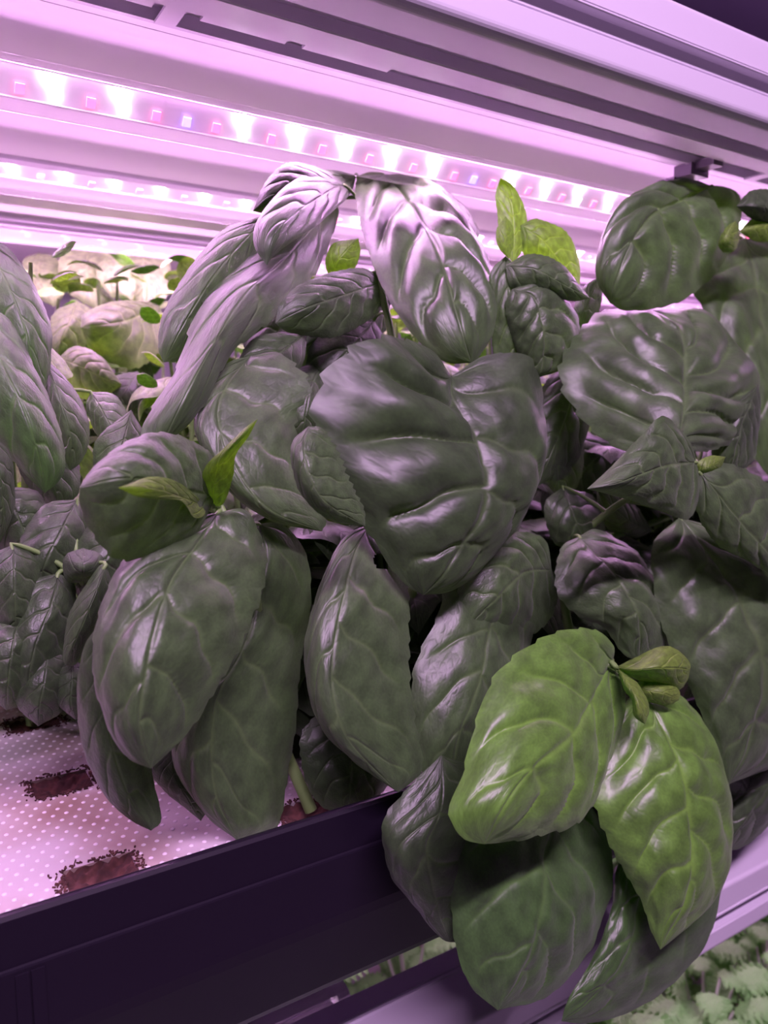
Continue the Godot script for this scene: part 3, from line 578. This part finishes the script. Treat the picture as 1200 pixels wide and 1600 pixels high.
	leaf(p, "pale", 2, [147, 172.3, -950, 152.1, 108.4, -900], [127.9, 157.5, -933.3, 135.2, 121.5, -909.2], [141.1, 142.3, -912.1, 146.5, 120.9, -896.8], [163.6, 164.3, -932.6, 164.2, 127.1, -909.1], {"nu": 56, "nv": 40, "quilt": 0.7, "teeth": 0.5})
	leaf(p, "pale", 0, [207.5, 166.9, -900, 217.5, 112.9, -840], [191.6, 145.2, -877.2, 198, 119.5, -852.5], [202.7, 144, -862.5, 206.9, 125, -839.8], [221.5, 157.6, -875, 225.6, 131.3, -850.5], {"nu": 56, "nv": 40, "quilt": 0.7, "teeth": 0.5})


func make_protos() -> void:
	# six blades of different shape for plants of which the photograph shows no single leaf sharply
	var shapes := [[1.0, 0.34, 0.10, 0.3], [1.0, 0.40, -0.02, 0.45], [1.0, 0.30, 0.16, 0.6], [1.0, 0.37, 0.05, 0.75], [1.0, 0.33, -0.08, 0.2], [1.0, 0.42, 0.12, 0.5]]
	for i in shapes.size():
		var s: Array = shapes[i]
		var l := PackedVector3Array([Vector3.ZERO])
		var m := PackedVector3Array([Vector3.ZERO])
		var r := PackedVector3Array([Vector3.ZERO])
		for t: float in [0.12, 0.35, 0.6, 0.85]:
			var w: float = s[1] * pow(sin(PI * pow(t, 0.8)), 0.75)
			var y: float = -s[3] * t * t + 0.12 * t
			var z: float = t * (1.0 - 0.25 * s[3] * t)
			m.append(Vector3(0, y, z))
			l.append(Vector3(-w, y - w * 0.35, z))
			r.append(Vector3(w, y - w * (0.35 + s[2]), z))
		var tip := Vector3(0, -s[3] * 1.1, 1.0 - 0.25 * s[3])
		l.append(tip)
		m.append(tip)
		r.append(tip)
		protos.append(leaf_mesh(l, m, r, i % 3, {"nu": 20, "nv": 14, "up": Vector3.UP, "quilt": 1.1, "teeth": 0.6}))


func bush(label: String, at: Vector3, high: float, group: String, tones: Array, size := 0.07) -> void:
	var p := plant("basil_plant", label, at, group)
	var shoots := 4
	for s in shoots:
		var lean := Vector3(rng.randf_range(-0.035, 0.035), 0, rng.randf_range(-0.03, 0.03))
		var top := high * rng.randf_range(0.8, 1.05)
		var pts := PackedVector3Array([Vector3.ZERO, Vector3(lean.x * 0.3, top * 0.35, lean.z * 0.3), Vector3(lean.x, top, lean.z)])
		pts = spline(pts, 12)
		part("stem", tube(pts, 0.003, 0.0013, 6), stem_look(), p)
		var turn := rng.randf() * TAU
		var n := 6
		for i in n:
			var f := 0.25 + 0.75 * i / (n - 1.0)
			var from := pts[int(f * 12.0)]
			turn += PI / 2 + rng.randf_range(-0.3, 0.3)
			for side in 2:
				var a := turn + PI * side
				var big := size * (0.55 + 0.55 * sin(PI * minf(1.0, 0.25 + f * 0.85))) * rng.randf_range(0.8, 1.15)
				if i == n - 1:
					big *= 0.55
				var pick := rng.randi() % protos.size()
				var tone: String = tones[rng.randi() % tones.size()]
				var it := part("leaf", protos[pick], leaf_look[tone + str(pick % 3)], p)
				var b := Basis(Vector3.UP, a) * Basis(Vector3.RIGHT, rng.randf_range(-0.5, 0.35) + (-0.6 if i == n - 1 else 0.1)) * Basis(Vector3.BACK, rng.randf_range(-0.3, 0.3))
				it.transform = Transform3D(b.scaled(Vector3.ONE * big), from + Basis(Vector3.UP, a) * Vector3(0, 0.004, 0.012))


func backdrop_basil() -> void:
	make_protos()
	var group := "basil plants of the rear rows"
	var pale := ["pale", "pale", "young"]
	var z_rows := [-0.518, -0.616, -0.714, -0.812, -0.91]
	var words := ["third", "fourth", "fifth", "sixth", "rearmost"]
	var nth := ["nearest", "first", "second", "third", "fourth", "fifth", "sixth", "seventh", "eighth"]
	for row in z_rows.size():
		var in_row := 0
		for i in 8:
			var x: float = 0.06 + 0.1 * i + (0.05 if row % 2 else 0.0) + rng.randf_range(-0.012, 0.012)
			if row > 1 and i > 4 + row % 2 and row != 2:
				continue
			if x < -z_rows[row] * 0.10:
				continue
			var high := rng.randf_range(0.25, 0.28) + (0.05 if row > 1 else 0.0)
			in_row += 1
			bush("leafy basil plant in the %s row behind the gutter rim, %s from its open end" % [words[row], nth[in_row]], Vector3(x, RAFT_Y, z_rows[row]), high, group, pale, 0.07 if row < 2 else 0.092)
	for i in 4:
		bush("leafy basil plant of the front row past the quilted leaves, %s toward the far end" % nth[i + 1], Vector3(0.70 + 0.1 * i, RAFT_Y, -0.345), rng.randf_range(0.22, 0.28), "front row plants past the quilted leaves", ["mid", "fresh"], 0.085)
	for i in 7:
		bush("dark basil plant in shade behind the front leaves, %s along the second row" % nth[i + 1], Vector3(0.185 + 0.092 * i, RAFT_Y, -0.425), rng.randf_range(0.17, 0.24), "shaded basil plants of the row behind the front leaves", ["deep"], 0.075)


# ================================================================ kale of the tier below
func kale_leaf(k: int) -> ArrayMesh:
	var n := FastNoiseLite.new()
	n.seed = 70 + k
	n.frequency = 1.0
	n.fractal_octaves = 3
	const NU := 60
	const NV := 36
	var p := PackedVector3Array()
	var uv := PackedVector2Array()
	for i in NU + 1:
		var u := float(i) / NU
		var w := 0.40 * pow(sin(PI * pow(clampf(u, 0.0, 1.0) * 0.97 + 0.02, 0.8)), 0.6) * (1.0 + 0.10 * sin(u * 21.0 + k) * smoothstep(0.1, 0.3, u))
		for j in NV + 1:
			var v := 2.0 * j / NV - 1.0
			var edge := smoothstep(0.35, 1.0, absf(v)) + 0.8 * smoothstep(0.7, 1.0, u) * (1.0 - absf(v) * 0.5)
			var frill := sin(u * 46.0 + signf(v) * 1.3 + k * 2.0 + 2.5 * absf(v)) + 0.9 * n.get_noise_2d(u * 7.0, v * 6.0)
			var y := -0.50 * u * u + 0.28 * u + 0.062 * edge * frill - 0.10 * v * v + 0.03 * n.get_noise_2d(u * 9.0 + 40.0, v * 9.0)
			var curl := 0.028 * edge * cos(u * 46.0 + k * 2.0 + 2.5 * absf(v))
			p.append(Vector3(v * w + curl * signf(v), y, u * 0.95 + curl * 0.5))
			uv.append(Vector2(0.5 + 0.5 * v, u))
	var shade := normals_of(p, NU, NV)
	for i in shade.size():
		shade[i] = -shade[i]
	var index := PackedInt32Array()
	var c := NV + 1
	for i in NU:
		for j in NV:
			var q := i * c + j
			index.append_array(PackedInt32Array([q, q + c, q + 1, q + 1, q + c, q + c + 1]))
	var arrays := []
	arrays.resize(Mesh.ARRAY_MAX)
	arrays[Mesh.ARRAY_VERTEX] = p
	arrays[Mesh.ARRAY_NORMAL] = shade
	arrays[Mesh.ARRAY_TEX_UV] = uv
	arrays[Mesh.ARRAY_INDEX] = index
	var mesh := ArrayMesh.new()
	mesh.add_surface_from_arrays(Mesh.PRIMITIVE_TRIANGLES, arrays)
	return mesh


func kale_tier() -> void:
	var look := StandardMaterial3D.new()
	look.albedo_color = lin(0.21, 0.44, 0.14)
	look.roughness = 0.55
	look.backlight_enabled = true
	look.backlight = Color(0.45, 0.6, 0.3)
	look.cull_mode = BaseMaterial3D.CULL_DISABLED
	var shapes := [kale_leaf(0), kale_leaf(1), kale_leaf(2)]
	var rib := plain(lin(0.45, 0.5, 0.38), 0.5)
	var low := RAFT_Y - PITCH
	gutter("grow_gutter", "black gutter holding the kale on the tier below", -PITCH)
	raft("raft", "white raft under the kale on the tier below", low)
	for row in 4:
		for i in 7:
			var at := Vector3(0.16 + 0.13 * i + 0.06 * (row % 2), low, -0.37 - 0.11 * row)
			var p := thing("kale_plant", "frilly pale green kale plant below the basil, %s row, %s from the gutter joint" % [["front", "second", "third", "rear"][row], ["first", "second", "third", "fourth", "fifth", "sixth", "seventh", "eighth"][i]], "kale", at, "kale plants on the tier below")
			for n in 24:
				var a := n * 2.4 + rng.randf_range(-0.3, 0.3)
				var rise := rng.randf_range(0.10, 0.20) * (1.0 - n * 0.02)
				var out := 0.008 + 0.0028 * n
				var pts := PackedVector3Array([Vector3.ZERO, Vector3(sin(a) * out * 0.4, rise * 0.6, cos(a) * out * 0.4), Vector3(sin(a) * out, rise, cos(a) * out)])
				part("stalk", tube(spline(pts, 6), 0.0026, 0.0018, 5), rib, p)
				var it := part("leaf", shapes[n % 3], look, p)
				var b := Basis(Vector3.UP, a) * Basis(Vector3.RIGHT, rng.randf_range(-0.7, 0.2))
				it.transform = Transform3D(b.scaled(Vector3.ONE * rng.randf_range(0.036, 0.06)), pts[2])


# ================================================================ the rack
func beam(called: String, label: String, at: Vector3, m: Material, fittings: bool) -> void:
	var b := thing(called, label, "beam", at)
	var front := PackedVector2Array()
	for q: Vector2 in [Vector2(-87, 14), Vector2(-87, 2), Vector2(-84, 2), Vector2(-84, 9), Vector2(-64, 9), Vector2(-64, 0.6), Vector2(-63, 0), Vector2(-45, 0), Vector2(-44, 0.6), Vector2(-44, 7), Vector2(-29, 7), Vector2(-29, 0.6), Vector2(-28, 0), Vector2(-7, 0)]:
		front.append(q * 0.001)
	for i in 7:
		var a := -PI / 2 + PI / 2 * (i + 1) / 7.0
		front.append(Vector2(-0.007 + cos(a) * 0.007, 0.006 + sin(a) * 0.006))
	for q: Vector2 in [Vector2(0, 17.4), Vector2(-0.6, 18), Vector2(-9, 18), Vector2(-9, 22.5), Vector2(-6, 22.5), Vector2(-6, 29.6), Vector2(0.4, 29.6), Vector2(1.0, 30.1), Vector2(1.0, 31.0), Vector2(0.4, 31.4), Vector2(-2.5, 31.4), Vector2(-2.5, 32.4), Vector2(0, 32.4)]:
		front.append(q * 0.001)
	for i in 6:
		var a := PI / 2 * i / 5.0
		front.append(Vector2(-0.003 + cos(a) * 0.003, 0.0495 + sin(a) * 0.003))
	for q: Vector2 in [Vector2(-37, 52.5), Vector2(-37.4, 53.6), Vector2(-38.6, 53.6), Vector2(-39, 52.5), Vector2(-40.5, 52.5), Vector2(-41, 53.4), Vector2(-42, 53.4), Vector2(-42.4, 51), Vector2(-58.6, 51), Vector2(-59, 50), Vector2(-59, 14)]:
		front.append(q * 0.001)
	part("profile", extrude(front, X0, X1), m, b)
	if not fittings:
		return
	for x: float in [0.128, 0.62]:
		var st := begin()
		box(st, Vector3(x - 0.005, 0.0008, -0.0845), Vector3(x + 0.005, 0.0022, -0.0635))
		part("bridge", done(st), m, b)
	for s: Vector2 in [Vector2(0.085, 0.118), Vector2(0.142, 0.188), Vector2(0.198, 0.252)]:
		var st := begin()
		box(st, Vector3(s.x, 0.0015, -0.071), Vector3(s.y, 0.003, -0.064))
		part("cover_strip", done(st), m, b)
	var grey := plain(lin(0.13, 0.10, 0.15), 0.4)
	for x: float in [0.5536, 1.25]:
		var st := begin()
		box(st, Vector3(x - 0.011, -0.006, -0.098), Vector3(x + 0.011, 0.003, -0.082))
		box(st, Vector3(x - 0.013, -0.011, -0.112), Vector3(x + 0.013, -0.005, -0.096))
		box(st, Vector3(x - 0.006, -0.002, -0.082), Vector3(x + 0.006, 0.004, -0.066))
		part("clip", done(st), grey, b).set_meta("label", "grey plastic clip")


func panel(called: String, label: String, y: float) -> void:
	var white := plain(lin(0.86, 0.84, 0.87), 0.45)
	var b := thing(called, label, "panel", Vector3(0, y, 0))
	var cuts := [-0.411, -0.4222, -0.5295, -0.71, -0.89, -1.15]
	for i in cuts.size() - 1:
		var st := begin()
		box(st, Vector3(X0, 0, cuts[i + 1]), Vector3(X1, 0.012, cuts[i] - 0.0009))
		part("strip", done(st), white, b)
	var st := begin()
	box(st, Vector3(X0, 0.0016, -1.15), Vector3(X1, 0.011, -0.412))
	part("core", done(st), white, b)


func gutter(called: String, label: String, up: float) -> void:
	var black := plain(lin(0.008, 0.005, 0.012), 0.38, 0.40)
	var dull := plain(lin(0.15, 0.10, 0.20), 0.6)
	var b := thing(called, label, "gutter", Vector3(0, up, 0))
	var joints := [X0, 0.0285, 1.03, X1]
	for i in 3:
		var shape := PackedVector2Array()
		for q: Vector2 in [Vector2(-306, -204), Vector2(-306, -250), Vector2(-318, -288.4), Vector2(-314, -288.4), Vector2(-311.6, -287.4), Vector2(-309.6, -283.5), Vector2(-299.4, -246), Vector2(-298.4, -240), Vector2(-298.0, -210.6), Vector2(-298.3, -209.8), Vector2(-299.3, -209.4), Vector2(-299.2, -190), Vector2(-300.2, -188.4), Vector2(-301.6, -188.2), Vector2(-303.4, -188.6), Vector2(-304, -190)]:
			shape.append(q * 0.001)
		part("front_wall", extrude(shape, joints[i], joints[i + 1]), black, b)
		var st := begin()
		box(st, Vector3(joints[i], -0.2884, -1.14), Vector3(joints[i + 1], -0.286, -0.316))
		box(st, Vector3(joints[i], -0.286, -1.14), Vector3(joints[i + 1], -0.188, -1.136))
		part("floor_pan", done(st), dull, b)
		if i:
			st = begin()
			box(st, Vector3(joints[i] - 0.0052, -0.243, -0.302), Vector3(joints[i] - 0.0004, -0.212, -0.2972))
			box(st, Vector3(joints[i] + 0.0004, -0.243, -0.302), Vector3(joints[i] + 0.0052, -0.212, -0.2972))
			part("joint_lip", done(st), black, b)


func raft(called: String, label: String, y: float) -> void:
	var b := thing(called, label, "raft", Vector3(0, y, 0))
	var m := StandardMaterial3D.new()
	m.roughness = 0.42
	var ramp := Gradient.new()
	ramp.offsets = PackedFloat32Array([0.0, 0.38, 0.62, 1.0])
	ramp.colors = PackedColorArray([lin(0.22, 0.14, 0.11), lin(0.37, 0.31, 0.285), lin(0.44, 0.40, 0.40), lin(0.47, 0.44, 0.455)])
	var noise := FastNoiseLite.new()
	noise.seed = 5
	noise.frequency = 0.006
	noise.fractal_octaves = 5
	var t := NoiseTexture2D.new()
	t.width = 512
	t.height = 512
	t.seamless = true
	t.noise = noise
	t.color_ramp = ramp
	m.albedo_texture = t
	m.uv1_triplanar = true
	m.uv1_scale = Vector3.ONE * 3.2
	var st := begin()
	var zs := PackedFloat32Array([-0.306])
	var xs := PackedFloat32Array([X0])
	for i in 9:
		var z := -0.327 - 0.0965 * i
		if z - 0.05 < -1.13:
			break
		zs.append_array(PackedFloat32Array([z + HOLE.y * 0.5, z - HOLE.y * 0.5]))
	zs.append(-1.135)
	for i in range(-3, 14):
		var x: float = 0.062 + 0.1 * i
		xs.append_array(PackedFloat32Array([x - HOLE.x * 0.5, x + HOLE.x * 0.5]))
	xs.append(X1)
	for i in zs.size() - 1:
		for j in xs.size() - 1:
			var a := Vector3(xs[j], 0, zs[i])
			var c := Vector3(xs[j + 1], 0, zs[i + 1])
			if i % 2 == 1 and j % 2 == 1:
				var d := Vector3(0, -0.012, 0)
				var p := [a, Vector3(c.x, 0, a.z), c, Vector3(a.x, 0, c.z)]
				for k in 4:
					quad(st, p[k], p[(k + 1) % 4], p[(k + 1) % 4] + d, p[k] + d)
				continue
			quad(st, a, Vector3(c.x, 0, a.z), c, Vector3(a.x, 0, c.z))
	part("sheet", done(st), m, b)
	st = begin()
	box(st, Vector3(X0, -0.016, -1.135), Vector3(X1, -0.012, -0.306))
	part("underside", done(st), m, b)
	if y < -0.3:
		return
	var bump := SphereMesh.new()
	bump.radius = 0.00115
	bump.height = 0.0011
	bump.radial_segments = 10
	bump.rings = 4
	var where: Array[Transform3D] = []
	for iz in 50:
		for ix in 110:
			var p := Vector3(-0.05 + 0.0062 * ix + (0.0031 if iz % 2 else 0.0), 0.0, -0.3095 - 0.0062 * iz)
			var fx := absf(fposmod(p.x - 0.062 + 0.05, 0.1) - 0.05)
			var fz := absf(fposmod(p.z + 0.327 + 0.04825, 0.0965) - 0.04825)
			if fx < HOLE.x * 0.5 + 0.002 and fz < HOLE.y * 0.5 + 0.002:
				continue
			where.append(Transform3D(Basis(), p))
	var many := MultiMesh.new()
	many.transform_format = MultiMesh.TRANSFORM_3D
	many.mesh = bump
	many.instance_count = where.size()
	for i in where.size():
		many.set_instance_transform(i, where[i])
	var o := MultiMeshInstance3D.new()
	o.name = "dimple"
	o.multimesh = many
	o.material_override = plain(lin(0.66, 0.62, 0.65), 0.3)
	o.set_meta("kind", "stuff")
	b.add_child(o, true)


func plugs() -> void:
	var m := StandardMaterial3D.new()
	m.roughness = 0.95
	var ramp := Gradient.new()
	ramp.offsets = PackedFloat32Array([0.0, 0.5, 1.0])
	ramp.colors = PackedColorArray([lin(0.012, 0.005, 0.004), lin(0.055, 0.018, 0.014), lin(0.15, 0.06, 0.048)])
	var noise := FastNoiseLite.new()
	noise.frequency = 0.03
	noise.fractal_octaves = 5
	var t := NoiseTexture2D.new()
	t.width = 256
	t.height = 256
	t.seamless = true
	t.noise = noise
	t.color_ramp = ramp
	m.albedo_texture = t
	m.uv1_triplanar = true
	m.uv1_scale = Vector3.ONE * 18.0
	var words := ["brown fibre plug in the raft hole right at the black rim", "brown fibre plug in the open raft hole one row behind the rim", "brown fibre plug half hidden beside the lowest leaf of the bud sprig", "brown fibre plug in shade at the edge of the low dark plant"]
	var spots := [Vector2(0.062, -0.327), Vector2(0.062, -0.4235), Vector2(0.162, -0.327), Vector2(0.062, -0.52)]
	for n in 4:
		var p := thing("growing_plug", words[n], "plug", Vector3(spots[n].x, RAFT_Y, spots[n].y))
		var st := SurfaceTool.new()
		st.begin(Mesh.PRIMITIVE_TRIANGLES)
		const S := 18
		for i in S + 1:
			for j in S + 1:
				var a := Vector2(2.0 * j / S - 1.0, 2.0 * i / S - 1.0)
				var rim := maxf(absf(a.x), absf(a.y))
				var y := -0.0012 - 0.006 * (1.0 - rim) + 0.003 * noise.get_noise_2d(j * 40.0 + n * 99.0, i * 40.0)
				st.add_vertex(Vector3(a.x * HOLE.x * 0.5, y, a.y * HOLE.y * 0.5))
		for i in S:
			for j in S:
				var q := i * (S + 1) + j
				for v: int in [q, q + 1, q + S + 1, q + 1, q + S + 2, q + S + 1]:
					st.add_index(v)
		st.generate_normals()
		part("fibre_block", st.commit(), m, p)
		var bits := begin()
		for i in 170:
			var a := rng.randf() * TAU
			var d := Vector2(cos(a), sin(a))
			d /= maxf(absf(d.x), absf(d.y))
			var r := 0.5 + absf(rng.randfn(0.0, 0.09))
			var c := Vector3(d.x * HOLE.x * r, 0.0004, d.y * HOLE.y * r)
			var turn := Basis.from_euler(Vector3(rng.randf() * 0.5, rng.randf() * TAU, rng.randf() * 0.5))
			var h := Vector3(rng.randf_range(0.0003, 0.0012), 0.0003, rng.randf_range(0.0002, 0.0005))
			var q := []
			for k in 8:
				q.append(c + turn * Vector3(h.x if k & 1 else -h.x, h.y if k & 2 else -h.y, h.z if k & 4 else -h.z))
			quad(bits, q[4], q[5], q[7], q[6])
			quad(bits, q[1], q[0], q[2], q[3])
			quad(bits, q[6], q[7], q[3], q[2])
			quad(bits, q[5], q[1], q[3], q[7])
			quad(bits, q[0], q[4], q[6], q[2])
		var crumbs := part("crumbs", done(bits), m, p)
		crumbs.set_meta("kind", "stuff")


func grow_lamp(label: String, at: Vector3, x0: float, x1: float, first: float, power: float, color: Color, shift: int, lean: float) -> void:
	const R := 0.0135
	var lamp := thing("grow_lamp_tube", label, "grow light", at)
	var back := plain(lin(0.62, 0.60, 0.64), 0.28, 0.8)
	back.metallic = 0.7
	var a0 := deg_to_rad(58.0)
	var arc := PackedVector2Array()
	for i in 17:
		var a := a0 + (PI - 2.0 * a0) * i / 16.0
		arc.append(Vector2(cos(a) * R, sin(a) * R))
	arc.append(Vector2(-0.0045, 0.0067))
	arc.append(Vector2(0.0045, 0.0067))
	lamp.rotation_degrees.x = -lean
	part("back", extrude(arc, x0, x1), back, lamp)
	var st := begin()
	box(st, Vector3(x0 + 0.012, 0.0056, -0.0088), Vector3(x1 - 0.012, 0.0066, 0.0088))
	for e: float in [-0.0088, 0.0080]:
		box(st, Vector3(x0 + 0.012, 0.0032, e), Vector3(x1 - 0.012, 0.0056, e + 0.0008))
	part("board", done(st), plain(lin(0.80, 0.78, 0.80), 0.4), lamp)
	var clear := StandardMaterial3D.new()
	clear.transparency = BaseMaterial3D.TRANSPARENCY_ALPHA
	clear.albedo_color = Color(1, 1, 1, 0.03)
	clear.roughness = 0.08
	clear.cull_mode = BaseMaterial3D.CULL_DISABLED
	var cs := SurfaceTool.new()
	cs.begin(Mesh.PRIMITIVE_TRIANGLES)
	const N := 28
	for i in N + 1:
		var a := PI - a0 + (PI + 2.0 * a0) * i / N
		var d := Vector3(0, sin(a), cos(a))
		for x: float in [x0 + 0.008, x1 - 0.008]:
			cs.set_normal(d)
			cs.add_vertex(Vector3(x, 0, 0) + d * R)
	for i in N:
		for v: int in [i * 2, i * 2 + 2, i * 2 + 1, i * 2 + 1, i * 2 + 2, i * 2 + 3]:
			cs.add_index(v)
	part("cover", cs.commit(), clear, lamp)
	for e: float in [x0, x1]:
		var cap := PackedVector2Array()
		for i in 24:
			cap.append(Vector2(cos(TAU * i / 24.0), sin(TAU * i / 24.0)) * (R + 0.0004))
		part("end_cap", extrude(cap, e - 0.001 if e == x0 else e - 0.009, e + 0.009 if e == x0 else e + 0.001), back, lamp)
	if diode_mesh == null:
		diode_mesh = BoxMesh.new()
		diode_mesh.size = Vector3(0.0046, 0.0014, 0.0052)
		for k in 3:
			var m := StandardMaterial3D.new()
			m.resource_name = ["white_glow", "red_glow", "blue_glow"][k]
			m.albedo_color = Color(0.9, 0.9, 0.9)
			m.emission_enabled = true
			m.emission = [lin(1.0, 0.86, 1.0), lin(1.0, 0.03, 0.16), lin(0.10, 0.12, 1.0)][k]
			m.emission_energy_multiplier = [46.0, 26.0, 26.0][k]
			leaf_look["diode%d" % k] = m
			var dim: StandardMaterial3D = m.duplicate()
			dim.emission_energy_multiplier = [10.0, 3.0, 4.0][k]
			leaf_look["dim%d" % k] = dim
	var i := 0
	var x: float = first - 0.0177 * floorf((first - x0 - 0.02) / 0.0177)
	i = int(round((x - first) / 0.0177)) + 400
	while x < x1 - 0.02:
		var kind := 1 if i % 2 == 0 else 0
		if (i + shift * 3) % 12 == 9:
			kind = 2
		part("diode", diode_mesh, leaf_look["dim%d" % kind], lamp, Vector3(x, 0.0049, -0.0035))
		if kind == 0:
			part("diode", diode_mesh, leaf_look["diode0"], lamp, Vector3(x - 0.003, 0.0046, 0.0045))
		x += 0.0177
		i += 1
	var light := AreaLight3D.new()
	light.name = "light"
	light.area_size = Vector2(x1 - x0 - 0.04, 0.002)
	light.light_color = color
	light.light_energy = power * (x1 - x0) / 1.6
	light.shadow_enabled = true
	light.area_range = 8.0
	lamp.add_child(light, true)
	light.position = Vector3((x0 + x1) * 0.5, 0.0052, 0.0062)
	light.rotation_degrees = Vector3(-90, 0, 0)
	var side: AreaLight3D = light.duplicate()
	side.name = "side_light"
	side.light_energy *= 0.13 if lean > 45.0 else 0.06
	lamp.add_child(side, true)
	side.position = Vector3((x0 + x1) * 0.5, 0.0052, 0.0096)
	side.rotation_degrees = Vector3(-180.0 + lean, 0, 0)


func aisle_lamp(at: Vector3, power: float, color: Color) -> void:
	var lamp := thing("aisle_lamp", "long ceiling lamp over the aisle in front of the rack", "lamp", at)
	var st := begin()
	box(st, Vector3(-0.62, 0.0, -0.12), Vector3(0.62, 0.05, 0.12))
	part("housing", done(st), metal(Color(0.8, 0.8, 0.8), 0.5), lamp)
	st = begin()
	box(st, Vector3(-0.6, -0.006, -0.05), Vector3(0.6, -0.001, 0.05))
	var glow := StandardMaterial3D.new()
	glow.albedo_color = Color(0.9, 0.9, 0.9)
	glow.emission_enabled = true
	glow.emission = color
	glow.emission_energy_multiplier = 2.0
	part("diffuser", done(st), glow, lamp)
	var light := AreaLight3D.new()
	light.name = "light"
	light.area_size = Vector2(1.2, 0.1)
	light.light_color = color
	light.light_energy = power
	light.shadow_enabled = true
	light.area_range = 12.0
	lamp.add_child(light, true)
	light.position = Vector3(0, -0.012, 0)
	light.rotation_degrees = Vector3(-56, 0, 0)


func room() -> void:
	var grey := plain(lin(0.27, 0.25, 0.28), 0.8)
	var sides := {"floor": [Vector3(-2.5, -1.32, -2.2), Vector3(4.2, -1.2, 2.2)], "ceiling": [Vector3(-2.5, 1.5, -2.2), Vector3(4.2, 1.62, 2.2)], "wall_back": [Vector3(-2.5, -1.2, -2.2), Vector3(4.2, 1.5, -2.08)], "wall_front": [Vector3(-2.5, -1.2, 2.08), Vector3(4.2, 1.5, 2.2)], "wall_left": [Vector3(-2.5, -1.2, -2.08), Vector3(-2.38, 1.5, 2.08)], "wall_right": [Vector3(4.08, -1.2, -2.08), Vector3(4.2, 1.5, 2.08)]}
	for s: String in sides:
		var st := begin()
		box(st, sides[s][0], sides[s][1])
		var o := part(s, done(st), grey, self)
		o.set_meta("kind", "structure")
